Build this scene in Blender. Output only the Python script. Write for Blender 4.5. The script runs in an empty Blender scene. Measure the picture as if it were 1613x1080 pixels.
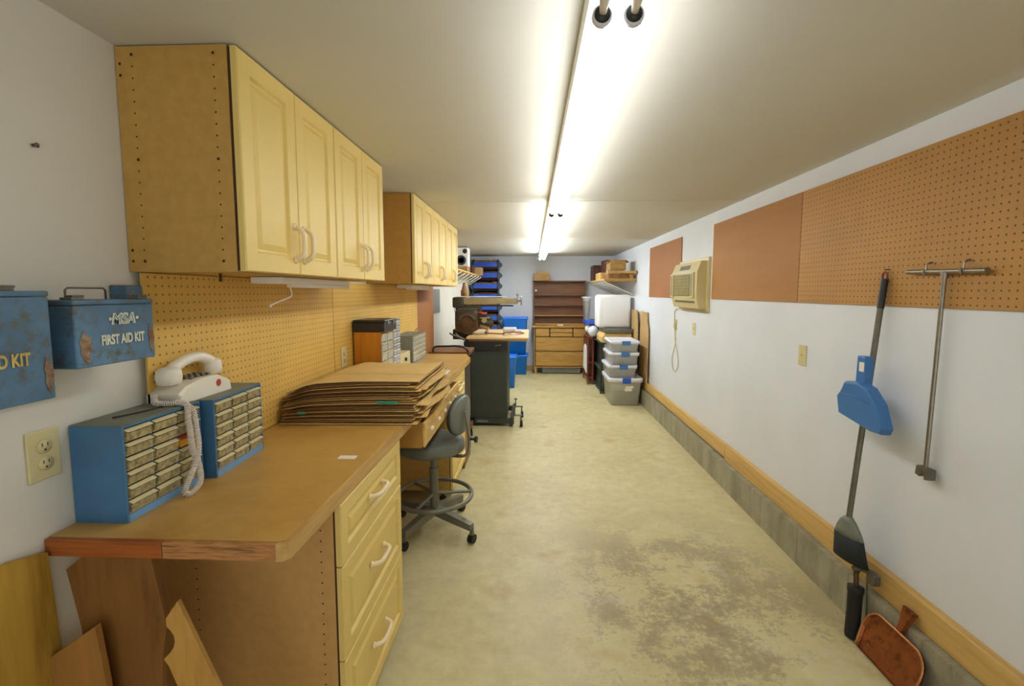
import bpy, bmesh, math, random
from mathutils import Vector, Matrix
random.seed(7)
S = bpy.context.scene
COL = S.collection
PI = math.pi
E = 1.485                      # eye height; heights below are mostly written E + (height relative to the eye)
CEIL = E + .66
XL, XR, YB, YF = -1.125, 1.52, 8.75, -1.3

# ------------------------------------------------------------------ camera, world, exposure
cd = bpy.data.cameras.new('camera'); cam = bpy.data.objects.new('camera', cd); COL.objects.link(cam)
cam.location = (0, 0, E); cam.rotation_euler = (PI/2 - .0865, 0, .0424)
cd.sensor_width = 36; cd.lens = 731.8/1613*36; cd.shift_y = -17.1/1613; cd.clip_start = .02
S.camera = cam
S.view_settings.view_transform = 'Standard'; S.view_settings.look = 'None'
S.view_settings.gamma = 1; S.view_settings.use_curve_mapping = False
S.view_settings.exposure = 0.13
TUBE_POWER = (11.0, 22.0, 40.0)      # output raised lamp by lamp to brighten the far end
W = bpy.data.worlds.new('world'); S.world = W; W.use_nodes = True
bg = W.node_tree.nodes['Background']; bg.inputs[0].default_value = (.97, .97, .96, 1); bg.inputs[1].default_value = 1.1  # soft fill added through the open end behind the camera
S.cycles.max_bounces = 8; S.cycles.diffuse_bounces = 6; S.cycles.sample_clamp_indirect = 6

# ------------------------------------------------------------------ materials
def nodes(name):
    m = bpy.data.materials.new(name); m.use_nodes = True
    nt = m.node_tree; b = nt.nodes['Principled BSDF']
    return m, nt, b
def N(nt, t, **kw):
    n = nt.nodes.new(t)
    for k, v in kw.items(): setattr(n, k, v)
    return n
def coords(nt, stretch=(1, 1, 1)):
    tc = N(nt, 'ShaderNodeTexCoord'); mp = N(nt, 'ShaderNodeMapping'); mp.inputs['Scale'].default_value = stretch
    nt.links.new(tc.outputs['Object'], mp.inputs[0]); return mp.outputs[0]
def noise(nt, vec, scale, detail=4, rough=.6):
    n = N(nt, 'ShaderNodeTexNoise'); n.inputs['Scale'].default_value = scale; n.inputs['Detail'].default_value = detail
    n.inputs['Roughness'].default_value = rough; nt.links.new(vec, n.inputs['Vector']); return n.outputs['Fac']
def ramp(nt, fac, stops):
    r = N(nt, 'ShaderNodeValToRGB'); e = r.color_ramp.elements
    while len(e) > 1: e.remove(e[-1])
    e[0].position = stops[0][0]; c = stops[0][1]; e[0].color = (*c, 1) if len(c) == 3 else c
    for p, c in stops[1:]:
        k = e.new(p); k.color = (*c, 1)
    nt.links.new(fac, r.inputs[0]); return r.outputs[0]
def mix(nt, fac, a, b, blend='MIX'):
    n = N(nt, 'ShaderNodeMix', data_type='RGBA', blend_type=blend)
    for sock, v in ((n.inputs[0], fac), (n.inputs[6], a), (n.inputs[7], b)):
        if hasattr(v, 'links') or hasattr(v, 'is_linked'): nt.links.new(v, sock)
        elif isinstance(v, (int, float)): sock.default_value = v
        else: sock.default_value = (*v, 1)
    return n.outputs[2]
def bump(nt, b, h, strength=.2, dist=.002):
    n = N(nt, 'ShaderNodeBump'); n.inputs['Strength'].default_value = strength; n.inputs['Distance'].default_value = dist
    nt.links.new(h, n.inputs['Height']); nt.links.new(n.outputs[0], b.inputs['Normal'])
def lin(c): return tuple((x/255/12.92 if x/255 <= .04045 else ((x/255+.055)/1.055)**2.4) for x in c)
def mul(c, k): return tuple(min(1, x*k) for x in c)
def plain(name, rgb, rough=.5, metal=0, var=.12, scale=9, stretch=(1, 1, 1), bmp=0, detail=4, coat=0):
    m, nt, b = nodes(name); c = lin(rgb)
    v = coords(nt, stretch); f = noise(nt, v, scale, detail)
    nt.links.new(ramp(nt, f, [(.3, mul(c, 1-var)), (.7, mul(c, 1+var))]), b.inputs['Base Color'])
    b.inputs['Roughness'].default_value = rough; b.inputs['Metallic'].default_value = metal
    if coat: b.inputs['Coat Weight'].default_value = coat
    if bmp: bump(nt, b, f, bmp)
    return m
def math_(nt, op, a, b=None):
    n = N(nt, 'ShaderNodeMath', operation=op)
    for i, v in enumerate((a, b)):
        if v is None: continue
        if hasattr(v, 'is_linked'): nt.links.new(v, n.inputs[i])
        else: n.inputs[i].default_value = v
    return n.outputs[0]
def wood(name, rgb, dark, grain=(1, 12, 12), scale=4, rough=.5, speck=0):
    m, nt, b = nodes(name); c, d = lin(rgb), lin(dark)
    v = coords(nt, grain); f = noise(nt, v, scale, 6, .65)
    col = ramp(nt, f, [(.32, d), (.5, mix3(c, d, .35)), (.68, c)])
    if speck:
        g = noise(nt, coords(nt), 260, 2); col = mix(nt, math_(nt, 'MULTIPLY', g, speck), col, d)
    nt.links.new(col, b.inputs['Base Color']); b.inputs['Roughness'].default_value = rough
    bump(nt, b, f, .08); return m
def mix3(a, b, t): return tuple(x*(1-t)+y*t for x, y in zip(a, b))
def pegboard(name, rgb, hole, y0, z0, rough=.6, blotch=.12):
    m, nt, b = nodes(name); c = lin(rgb)
    tc = N(nt, 'ShaderNodeTexCoord'); sp = N(nt, 'ShaderNodeSeparateXYZ'); nt.links.new(tc.outputs['Object'], sp.inputs[0])
    g = .0254; parts = []
    for o, off in ((sp.outputs['Y'], y0), (sp.outputs['Z'], z0)):
        q = math_(nt, 'DIVIDE', math_(nt, 'SUBTRACT', o, off - g/2 - 40*g), g)
        q = math_(nt, 'SUBTRACT', math_(nt, 'FRACT', q), .5); parts.append(math_(nt, 'MULTIPLY', q, q))
    r2 = math_(nt, 'ADD', *parts)
    mask = math_(nt, 'LESS_THAN', r2, .135**2)
    f = noise(nt, coords(nt), 3.5, 5); base = ramp(nt, f, [(.3, mul(c, 1-blotch)), (.7, mul(c, 1+blotch))])
    sp2 = noise(nt, coords(nt), 300, 2); base = mix(nt, .18, base, ramp(nt, sp2, [(.4, mul(c, .7)), (.6, mul(c, 1.2))]))
    nt.links.new(mix(nt, mask, base, lin(hole)), b.inputs['Base Color']); b.inputs['Roughness'].default_value = rough
    return m
def wallpaint(name, rgb, seed):
    m, nt, b = nodes(name); c = lin(rgb)
    v = coords(nt); f = noise(nt, v, 1.3, 6, .6); g = noise(nt, v, 60, 3)
    col = ramp(nt, f, [(.3, mul(c, .94)), (.7, mul(c, 1.03))])
    s = N(nt, 'ShaderNodeTexVoronoi'); s.inputs['Scale'].default_value = 2.3; nt.links.new(v, s.inputs['Vector'])
    dot = math_(nt, 'LESS_THAN', s.outputs['Distance'], .018)
    col = mix(nt, math_(nt, 'MULTIPLY', dot, .5), col, lin((120, 110, 95)))
    nt.links.new(col, b.inputs['Base Color']); b.inputs['Roughness'].default_value = .65
    bump(nt, b, g, .05); return m
M = {}
M['wall'] = wallpaint('white_paint', (224, 228, 234), 0)  # cool cast of the light on these walls put into the tint
M['wall_l'] = wallpaint('white_paint_warm_cast', (222, 219, 207), 0)  # same white paint, with the left wall's warm light put into the tint
M['ceil'] = plain('ceiling_paint', (206, 203, 191), .8, var=.03, scale=.8)
M['mdf'] = plain('particle_board', (190, 150, 74), .6, var=.10, scale=30, bmp=.03, detail=6)
M['mdf_pink'] = plain('particle_board_tan', (200, 156, 92), .6, var=.08, scale=30, detail=6)
M['mdf_dark'] = plain('particle_board_dark', (182, 136, 58), .6, var=.10, scale=25, detail=6)
M['door'] = plain('cream_laminate', (228, 200, 118), .5, var=.03, scale=3)
M['handle'] = plain('almond_plastic', (240, 222, 184), .35, var=.03)
M['hole'] = plain('drilled_hole', (60, 38, 20), .9, var=.05)
M['gap'] = plain('dark_recess', (70, 45, 25), .9, var=.05)
M['peg'] = pegboard('yellow_pegboard', (220, 180, 88), (140, 102, 38), 1.3201, E-.1357)
M['peg2'] = pegboard('brown_pegboard', (178, 130, 62), (92, 60, 22), 1.5437, E+.2325)
M['hard'] = plain('tempered_hardboard', (166, 114, 52), .65, var=.06, scale=2.2, stretch=(1, 1, 6))
M['hard_red'] = plain('tempered_hardboard_red', (158, 102, 50), .65, var=.06, scale=2.2)
M['top'] = wood('bench_top', (204, 164, 84), (172, 128, 58), (.7, .7, 2), 5, .42, .25)
M['ply_edge'] = wood('plywood_edge', (196, 140, 82), (120, 74, 36), (4, 4, 60), 5, .6)
M['red_edge'] = wood('stained_edge', (176, 98, 40), (126, 64, 24), (1, 4, 20), 4, .5)
M['strip'] = wood('pine_strip', (206, 168, 100), (176, 134, 70), (8, .6, 8), 5, .5)
M['pine'] = wood('pine_board', (214, 178, 108), (190, 148, 80), (10, .5, 10), 5, .55)
M['ply'] = wood('yellow_plywood', (190, 152, 62), (148, 110, 34), (8, 8, .8), 4, .5)
M['ply2'] = wood('pale_plywood', (206, 162, 84), (176, 130, 58), (8, 8, .8), 4, .5)
M['scrap'] = wood('brown_board', (140, 96, 42), (104, 66, 24), (6, 6, .8), 3, .55)
M['scrap2'] = wood('tan_board', (170, 122, 60), (134, 90, 38), (6, 6, .8), 3, .55)
M['orange'] = wood('orange_wood', (206, 138, 30), (178, 108, 16), (10, 10, .6), 4, .4)
M['osb'] = wood('knotty_pine', (226, 190, 112), (186, 138, 66), (2, 2, 5), 9, .5)
M['dresser'] = wood('oak_dresser', (188, 146, 74), (152, 108, 46), (.8, 1, 8), 4, .45)
M['walnut'] = wood('dark_stained_wood', (128, 84, 52), (94, 58, 34), (.8, 1, 8), 4, .5)
M['tabletop'] = wood('pale_table', (226, 194, 138), (204, 166, 106), (1, 10, 10), 4, .45)
M['crate'] = wood('crate_wood', (176, 138, 74), (130, 92, 40), (1, 6, 6), 6, .6)
M['card'] = plain('cardboard', (212, 178, 108), .8, var=.08, scale=6)
M['card2'] = plain('weathered_cardboard', (176, 142, 90), .8, var=.1, scale=6)
M['card_edge'] = plain('cardboard_edge', (100, 70, 46), .9, var=.25, scale=40)
M['teal'] = plain('teal_tape', (60, 150, 124), .35, var=.2, scale=30)
M['blue'] = plain('blue_plastic', (26, 122, 236), .35, var=.04)
M['bin_blue'] = plain('royal_blue_plastic', (38, 84, 186), .4, var=.08)
M['bin_dark'] = plain('dark_slate_plastic', (62, 68, 84), .5, var=.12)
M['pan_blue'] = plain('dustpan_blue', (62, 116, 178), .4, var=.05)
M['cab_blue'] = plain('blue_enamel', (66, 116, 158), .4, var=.12, scale=7)
M['cab_blue_l'] = plain('blue_enamel_light', (112, 160, 206), .4, var=.06)
M['cab_top'] = plain('grey_green_top', (120, 122, 104), .6, var=.15, scale=14)
M['drawer'] = plain('clear_drawer', (158, 146, 104), .2, var=.5, scale=75)
M['drawer_l'] = plain('drawer_lip', (222, 210, 166), .25, var=.08)
M['drawer_w'] = plain('grey_clear_drawer', (188, 190, 180), .22, var=.25, scale=55)
M['grey_metal'] = plain('grey_metal_case', (138, 144, 138), .4, .2, var=.08)
M['white'] = plain('white_plastic', (236, 230, 212), .3, var=.02)
M['cord'] = plain('cord_plastic', (226, 216, 202), .4, var=.03)
M['foam'] = plain('white_foam', (238, 238, 238), .6, var=.01)
M['almond'] = plain('almond_plate', (214, 202, 150), .4, var=.03)
M['black'] = plain('black_plastic', (34, 34, 32), .4, var=.2)
M['char'] = plain('charcoal_panel', (56, 62, 54), .55, var=.08)
M['rubber'] = plain('rubber', (28, 27, 26), .7, var=.2)
M['steel'] = plain('worn_steel', (150, 144, 132), .35, .9, var=.15, scale=20)
M['dull'] = plain('dull_steel', (112, 108, 96), .45, .6, var=.2, scale=20)
M['chair'] = plain('grey_vinyl', (112, 116, 106), .45, var=.08)
M['chair_m'] = plain('chair_frame', (124, 122, 108), .4, .4, var=.12)
M['mach'] = plain('machine_olive', (66, 62, 48), .45, .3, var=.3, scale=18)
M['mach_b'] = plain('machine_bronze', (92, 66, 40), .45, .4, var=.35, scale=18)
M['arm'] = plain('machine_tan', (160, 144, 104), .4, .3, var=.12)
M['white_m'] = plain('white_enamel', (238, 238, 232), .4, var=.01)
M['red'] = plain('red_brown_paint', (120, 48, 30), .45, var=.2)
M['redmark'] = plain('red_print', (190, 60, 60), .5, var=.1)
M['yellow'] = plain('yellow_part', (214, 160, 40), .4, var=.1)
M['paper'] = plain('paper', (238, 226, 214), .8, var=.03)
M['green_b'] = plain('dark_green_shelf', (40, 54, 42), .5, var=.15)
M['lid'] = plain('frosted_lid', (226, 226, 236), .35, var=.02)
M['ac'] = plain('beige_appliance', (204, 190, 140), .4, var=.03)
M['ac_d'] = plain('beige_recess', (120, 108, 72), .5, var=.08)
M['brown_box'] = plain('dark_red_box', (84, 46, 34), .6, var=.15)
M['bristle'] = plain('black_bristle', (26, 32, 32), .8, var=.4, scale=60, stretch=(1, 1, .1))
M['gold'] = plain('yellowed_lettering', (190, 168, 96), .6, var=.3, scale=40)
M['cream'] = plain('cream_lettering', (206, 208, 186), .6, var=.12, scale=60)
M['black_metal'] = plain('black_enamel', (40, 38, 34), .35, .3, var=.15)
for i_ in range(3):
    m, nt, b = nodes('tube_glow_%d' % i_); b.inputs['Emission Color'].default_value = ((.95, .98, 1), (.93, .97, 1), (.90, .96, 1))[i_] + (1,); b.inputs['Emission Strength'].default_value = TUBE_POWER[i_]; b.inputs['Base Color'].default_value = (1, 1, 1, 1); M['tube%d' % i_] = m
def tote_mat():
    m, nt, b = nodes('frosted_tote'); t = N(nt, 'ShaderNodeBsdfTransparent'); mx = N(nt, 'ShaderNodeMixShader')
    f = noise(nt, coords(nt), 6, 3); nt.links.new(ramp(nt, f, [(.3, lin((212, 212, 208))), (.7, lin((232, 232, 230)))]), b.inputs['Base Color'])
    b.inputs['Roughness'].default_value = .3; mx.inputs[0].default_value = .58
    out = nt.nodes['Material Output']; nt.links.new(t.outputs[0], mx.inputs[1]); nt.links.new(b.outputs[0], mx.inputs[2]); nt.links.new(mx.outputs[0], out.inputs[0])
    return m
M['tote'] = tote_mat()
def rusty(name, rgb, rust, edge, lo, hi):
    m, nt, b = nodes(name); c = lin(rgb); v = coords(nt)
    f = noise(nt, v, 9, 5); g = noise(nt, v, 22, 6, .75)
    base = ramp(nt, f, [(.3, mul(c, .62)), (.7, mul(c, 1.15))])
    mask = ramp(nt, g, [(lo, (0, 0, 0)), (hi, (1, 1, 1))])
    nt.links.new(mix(nt, mask, base, lin(rust)), b.inputs['Base Color']); b.inputs['Roughness'].default_value = .5
    b.inputs['Metallic'].default_value = .1; bump(nt, b, g, .15); return m
M['kit'] = rusty('worn_blue_paint', (88, 128, 160), (92, 88, 70), 0, .50, .66)
M['kit_l'] = rusty('rust_patch', (150, 128, 100), (112, 70, 44), 0, .45, .6)
M['copper'] = rusty('tarnished_copper', (168, 98, 56), (84, 46, 30), 0, .50, .68)
M['copper'].node_tree.nodes['Principled BSDF'].inputs['Metallic'].default_value = .7
M['copper'].node_tree.nodes['Principled BSDF'].inputs['Roughness'].default_value = .32
M['copper_rim'] = plain('copper_rim_highlight', (206, 140, 96), .3, .7, var=.2, scale=20)  # highlight along the rolled rim put into a brighter copper tone
def concrete():
    m, nt, b = nodes('concrete_floor'); v = coords(nt)
    a = noise(nt, v, 1.6, 8, .65); f = noise(nt, v, 14, 6, .7)
    base = ramp(nt, a, [(.3, lin((194, 178, 122))), (.55, lin((214, 202, 148))), (.75, lin((222, 214, 168)))])
    base = mix(nt, .35, base, ramp(nt, f, [(.3, lin((170, 158, 118))), (.7, lin((226, 218, 184)))]))
    # worn, damp-stained patch in the foreground, broken up by noise
    tc = N(nt, 'ShaderNodeTexCoord'); mp = N(nt, 'ShaderNodeMapping'); mp.inputs['Location'].default_value = (-.80, -2.12, 0)
    nt.links.new(tc.outputs['Object'], mp.inputs[0])
    mp2 = N(nt, 'ShaderNodeMapping'); mp2.inputs['Scale'].default_value = (1.15, .95, 1); mp2.inputs['Rotation'].default_value = (0, 0, .35)
    nt.links.new(mp.outputs[0], mp2.inputs[0])
    ln = N(nt, 'ShaderNodeVectorMath', operation='LENGTH'); nt.links.new(mp2.outputs[0], ln.inputs[0])
    rad = ramp(nt, ln.outputs['Value'], [(0, (1, 1, 1)), (.55, (.8, .8, .8)), (1.0, (0, 0, 0))])
    s = noise(nt, v, 7.0, 11, .82)
    slow = noise(nt, v, 2.1, 3, .5); fine = noise(nt, v, 38, 5, .7)
    cmb = math_(nt, 'ADD', math_(nt, 'ADD', math_(nt, 'MULTIPLY', s, .50), math_(nt, 'MULTIPLY', slow, .32)), math_(nt, 'MULTIPLY', fine, .18))
    blot = ramp(nt, cmb, [(.478, (0, 0, 0)), (.52, (.7, .7, .7)), (.60, (1, 1, 1))])
    k = mix(nt, 1.0, rad, blot, 'MULTIPLY')
    col = mix(nt, mix(nt, 1.0, k, (.82, .82, .82), 'MULTIPLY'), base, lin((122, 104, 74)))
    s2 = noise(nt, v, 2.6, 8, .7); pale = mix(nt, 1.0, rad, ramp(nt, s2, [(.55, (0, 0, 0)), (.7, (.55, .55, .55))]), 'MULTIPLY')
    col = mix(nt, pale, col, lin((206, 206, 190)))
    s3 = noise(nt, v, 3.1, 4, .5); brown = ramp(nt, s3, [(.60, (0, 0, 0)), (.72, (.5, .5, .5))])
    col = mix(nt, brown, col, lin((176, 134, 72)))
    vo = N(nt, 'ShaderNodeTexVoronoi'); vo.inputs['Scale'].default_value = 3.2; nt.links.new(v, vo.inputs['Vector'])
    dot = math_(nt, 'LESS_THAN', vo.outputs['Distance'], .022)
    col = mix(nt, math_(nt, 'MULTIPLY', dot, .5), col, lin((90, 78, 52)))
    nt.links.new(col, b.inputs['Base Color'])
    nt.links.new(ramp(nt, s, [(.3, (.55,)*3), (.7, (.38,)*3)]), b.inputs['Roughness'])
    bump(nt, b, f, .12); return m
M['floor'] = concrete()
def block():
    m, nt, b = nodes('concrete_block'); v = coords(nt)
    f = noise(nt, coords(nt, (1, 2.6, .8)), 3, 8, .75)
    base = ramp(nt, f, [(.3, lin((126, 120, 96))), (.7, lin((178, 172, 146)))])
    sp = N(nt, 'ShaderNodeSeparateXYZ'); nt.links.new(v, sp.inputs[0])
    q = math_(nt, 'FRACT', math_(nt, 'DIVIDE', math_(nt, 'ADD', sp.outputs['Y'], 10.1), .406))
    ln = math_(nt, 'LESS_THAN', q, .03)
    col = mix(nt, math_(nt, 'MULTIPLY', ln, .4), base, lin((110, 104, 84)))
    nt.links.new(col, b.inputs['Base Color']); b.inputs['Roughness'].default_value = .85
    bump(nt, b, noise(nt, v, 70, 4), .5); return m
M['block'] = block()

# ------------------------------------------------------------------ mesh helpers
class MB:
    def __init__(s): s.bm = bmesh.new()
    def _add(s, verts, faces, mi=0, smooth=False):
        vs = [s.bm.verts.new(v) for v in verts]
        for f in faces:
            try:
                k = s.bm.faces.new([vs[i] for i in f]); k.material_index = mi; k.smooth = smooth
            except ValueError: pass
        return s
    def box(s, x0, x1, y0, y1, z0, z1, mi=0, bev=0, seg=2):
        x0, x1 = sorted((x0, x1)); y0, y1 = sorted((y0, y1)); z0, z1 = sorted((z0, z1))
        t = bmesh.new()
        vs = [t.verts.new(c) for c in ((x0,y0,z0),(x1,y0,z0),(x1,y1,z0),(x0,y1,z0),(x0,y0,z1),(x1,y0,z1),(x1,y1,z1),(x0,y1,z1))]
        for f in ((0,3,2,1),(4,5,6,7),(0,1,5,4),(1,2,6,5),(2,3,7,6),(3,0,4,7)): t.faces.new([vs[i] for i in f])
        if bev:
            bmesh.ops.bevel(t, geom=list(t.edges), offset=min(bev, (x1-x0)*.45, (y1-y0)*.45, (z1-z0)*.45), segments=seg, profile=.5, affect='EDGES')
        return s._merge(t, mi, bev > 0 and seg > 2)
    def _merge(s, t, mi, smooth=False, mat=None):
        mp = {}
        for v in t.verts: mp[v] = s.bm.verts.new(mat @ v.co if mat else v.co)
        for f in t.faces:
            k = s.bm.faces.new([mp[v] for v in f.verts]); k.material_index = mi; k.smooth = smooth
        t.free(); return s
    def cyl(s, p0, p1, r0, r1=None, n=16, mi=0, caps=True, smooth=True):
        r1 = r0 if r1 is None else r1; p0, p1 = Vector(p0), Vector(p1); d = (p1-p0).normalized()
        u = d.orthogonal().normalized(); w = d.cross(u); vs = []; fs = []
        for p, r in ((p0, r0), (p1, r1)):
            for i in range(n):
                a = 2*PI*i/n; vs.append(p + u*math.cos(a)*r + w*math.sin(a)*r)
        for i in range(n): fs.append((i, (i+1) % n, n+(i+1) % n, n+i))
        b0 = len(s.bm.verts); s._add(vs, fs, mi, smooth)
        if caps: s._add(vs[:n], [tuple(range(n))[::-1]], mi); s._add(vs[n:], [tuple(range(n))], mi)
        return s
    def tube(s, pts, r, n=10, mi=0, closed=False):
        pts = [Vector(p) for p in pts]; L = len(pts); rings = []; prev = None
        rr = r if isinstance(r, (list, tuple)) else [r]*L
        for i, p in enumerate(pts):
            a = pts[(i-1) % L] if (closed or i) else p; c = pts[(i+1) % L] if (closed or i < L-1) else p
            d = (c-a).normalized()
            u = d.orthogonal().normalized() if prev is None else (prev - d*prev.dot(d)).normalized()
            prev = u; w = d.cross(u)
            rings.append([p + u*math.cos(2*PI*k/n)*rr[i] + w*math.sin(2*PI*k/n)*rr[i] for k in range(n)])
        vs = [v for q in rings for v in q]; fs = []
        for i in range(L if closed else L-1):
            j = (i+1) % L
            for k in range(n): fs.append((i*n+k, i*n+(k+1) % n, j*n+(k+1) % n, j*n+k))
        if not closed: fs.append(tuple(range(n))[::-1]); fs.append(tuple((L-1)*n+k for k in range(n)))
        return s._add(vs, fs, mi, True)
    def loft(s, loops, mi=0, smooth=False, cap=True, close=True):
        n = len(loops[0]); vs = [v for l in loops for v in l]; fs = []
        for i in range(len(loops)-1):
            for k in range(n if close else n-1): fs.append((i*n+k, i*n+(k+1) % n, (i+1)*n+(k+1) % n, (i+1)*n+k))
        if cap: fs.append(tuple(range(n))[::-1]); fs.append(tuple((len(loops)-1)*n+k for k in range(n)))
        return s._add(vs, fs, mi, smooth)
    def prism(s, poly, axis, a0, a1, mi=0, bev=0):
        def P(u, v, a): return {'x': (a, u, v), 'y': (u, a, v), 'z': (u, v, a)}[axis]
        t = bmesh.new(); lo = [t.verts.new(P(u, v, a0)) for u, v in poly]; hi = [t.verts.new(P(u, v, a1)) for u, v in poly]
        n = len(poly); t.faces.new(lo[::-1]); t.faces.new(hi)
        for i in range(n): t.faces.new((lo[i], lo[(i+1) % n], hi[(i+1) % n], hi[i]))
        bmesh.ops.recalc_face_normals(t, faces=t.faces)
        if bev: bmesh.ops.bevel(t, geom=list(t.edges), offset=bev, segments=2, profile=.5, affect='EDGES')
        return s._merge(t, mi)
    def lathe(s, prof, c, axis='z', n=24, mi=0):
        loops = []
        for r, h in prof:
            l = []
            for k in range(n):
                a = 2*PI*k/n; p, q = r*math.cos(a), r*math.sin(a)
                l.append({'z': (c[0]+p, c[1]+q, c[2]+h), 'x': (c[0]+h, c[1]+p, c[2]+q), 'y': (c[0]+p, c[1]+h, c[2]+q)}[axis])
            loops.append(l)
        return s.loft(loops, mi, True)
    def ico(s, c, r, sc=(1, 1, 1), mi=0, sub=2, wob=0):
        t = bmesh.new(); bmesh.ops.create_icosphere(t, subdivisions=sub, radius=1)
        for v in t.verts:
            k = 1 + wob*random.uniform(-1, 1); v.co = Vector((c[0]+v.co.x*r*sc[0]*k, c[1]+v.co.y*r*sc[1]*k, c[2]+v.co.z*r*sc[2]*k))
        return s._merge(t, mi, True)
    def disc(s, c, r, nrm='y', sgn=-1, n=10, mi=0):
        vs = []
        for k in range(n):
            a = 2*PI*k/n; p, q = r*math.cos(a), r*math.sin(a)
            vs.append({'y': (c[0]+p, c[1], c[2]+q), 'x': (c[0], c[1]+p, c[2]+q), 'z': (c[0]+p, c[1]+q, c[2])}[nrm])
        return s._add(vs, [tuple(range(n))], mi)
    def rot(s, ang, axis, c):
        bmesh.ops.rotate(s.bm, cent=Vector(c), matrix=Matrix.Rotation(ang, 3, axis), verts=s.bm.verts); return s
    def build(s, name, mats, parent=None, origin=None, recalc=True):
        if not isinstance(mats, (list, tuple)): mats = [mats]
        if recalc: bmesh.ops.recalc_face_normals(s.bm, faces=s.bm.faces)
        off = None
        if parent is not None: off = world_loc(parent)
        elif origin is not None: off = Vector(origin)
        if off is not None: bmesh.ops.translate(s.bm, vec=-off, verts=s.bm.verts)
        me = bpy.data.meshes.new(name); s.bm.to_mesh(me); s.bm.free()
        for m in mats: me.materials.append(M[m] if isinstance(m, str) else m)
        o = bpy.data.objects.new(name, me); COL.objects.link(o)
        if parent is not None: o.parent = parent
        elif origin is not None: o.location = origin
        return o
def world_loc(o):
    v = Vector(o.location); p = o.parent
    while p: v += Vector(p.location); p = p.parent
    return v
def thing(name, label, cat, loc, group=None):
    o = bpy.data.objects.new(name, None); COL.objects.link(o); o.location = loc; o.empty_display_size = .05
    return tag(o, label, cat, group)
def tag(o, label, cat, group=None):
    o['label'] = label; o['category'] = cat
    if group: o['group'] = group
    return o
def struct(o): o['kind'] = 'structure'; return o
def dup(root, loc, label, group=None, dz=None):
    r = root.copy(); COL.objects.link(r); r.location = loc; r['label'] = label
    if group: r['group'] = group
    def rec(src, dst):
        for ch in list(src.children):
            c = ch.copy(); COL.objects.link(c); c.parent = dst; rec(ch, c)
    rec(root, r); return r
def smooth(pts, n=6):
    P = [Vector(p) for p in pts]; out = []
    for i in range(len(P)-1):
        p0, p1, p2, p3 = P[max(i-1, 0)], P[i], P[i+1], P[min(i+2, len(P)-1)]
        for k in range(n):
            t = k/n; out.append(.5*((2*p1)+(p2-p0)*t+(2*p0-5*p1+4*p2-p3)*t*t+(3*p1-p0-3*p2+p3)*t**3))
    out.append(P[-1]); return out
def text_mesh(name, body, size, mat, parent, loc, rot, shear=0, ext=.0006, offset=0, sx=1):
    cu = bpy.data.curves.new(name, 'FONT'); cu.body = body; cu.size = size; cu.extrude = ext; cu.shear = shear; cu.offset = offset
    cu.align_x = 'CENTER'; cu.align_y = 'CENTER'
    t = bpy.data.objects.new(name, cu); COL.objects.link(t)
    dg = bpy.context.evaluated_depsgraph_get(); me = bpy.data.meshes.new_from_object(t.evaluated_get(dg))
    bpy.data.objects.remove(t)
    for v in me.vertices: v.co.x *= sx
    me.materials.clear(); me.materials.append(M[mat])
    o = bpy.data.objects.new(name, me); COL.objects.link(o); o.parent = parent
    o.location = Vector(loc) - world_loc(parent); o.rotation_euler = rot
    return o

# ------------------------------------------------------------------ the room
struct(MB().box(XL-.1, XR+.1, YF, YB+.1, -.1, 0).build('floor', 'floor'))
struct(MB().box(XL-.1, XR+.1, YF, YB+.1, CEIL, CEIL+.1).build('ceiling', 'ceil'))
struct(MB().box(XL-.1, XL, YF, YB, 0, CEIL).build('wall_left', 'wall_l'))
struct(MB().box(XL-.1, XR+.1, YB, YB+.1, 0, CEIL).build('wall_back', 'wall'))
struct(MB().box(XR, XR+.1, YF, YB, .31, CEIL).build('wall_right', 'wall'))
struct(MB().box(1.452, XR+.1, YF, YB, 0, .198).build('wall_foundation', 'block'))
tr = MB(); tr.box(1.485, XR+.1, 3.55, YB, .215, .31, 0, .003); tr.box(1.485, XR+.1, YF, 3.545, .2, .31, 0, .003)
tr.box(1.505, XR+.1, 3.55, YB, .198, .215, 1)
struct(tr.build('trim_1', ['pine', 'gap']))
struct(MB().box(XL, .02, YB-.012, YB, 0, .09, 0, .003).build('baseboard_back', 'strip'))
# faint taped joints across the ceiling
for i, y in enumerate((3.50, 6.04)):
    struct(MB().box(XL, XR, y-.03, y+.03, CEIL-.0035, CEIL+.01, 0, .003).build('trim_%d' % (i+2), 'ceil'))

# hardboard on the walls
def panel(name, mat, x0, x1, y0, y1, z0, z1, label, cat, group=None, extra=None):
    b = MB().box(x0, x1, y0, y1, z0, z1, 0)
    if extra: extra(b)
    o = b.build(name, mat); return tag(o, label, cat, group)
panel('pegboard', 'peg', XL+.018, -1.10, 1.275, 2.527, E-.566, E+.053, 'yellow tan pegboard behind the telephone, under the nearer wall cabinets', 'pegboard')
panel('pegboard', 'peg', XL+.018, -1.10, 2.533, 4.43, E-.566, E+.053, 'yellow tan pegboard behind the small parts cabinets on the far workbench half', 'pegboard')
panel('hardboard_panel', 'hard_red', XL+.018, -1.101, 4.434, 5.17, E-.75, E+.053, 'reddish brown hardboard sheet under the farther wall cabinets', 'wall panel')
for y0, y1, z0, z1 in ((1.3, 5.1, E-.56, E-.53), (1.3, 5.1, E+.02, E+.05)):
    struct(MB().box(XL, XL+.018, y0, y1, z0, z1).build('trim_4', 'gap'))
panel('pegboard', 'peg2', 1.512, XR-.001, .6, 2.717, E-.06, E+.557, 'brown perforated pegboard panel behind the broom and steel tee bar', 'pegboard')
panel('hardboard_panel', 'hard', 1.512, XR-.001, 2.723, 3.995, E-.06, E+.557, 'smooth brown hardboard panel between the air conditioner and perforated panel', 'wall panel')
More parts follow.
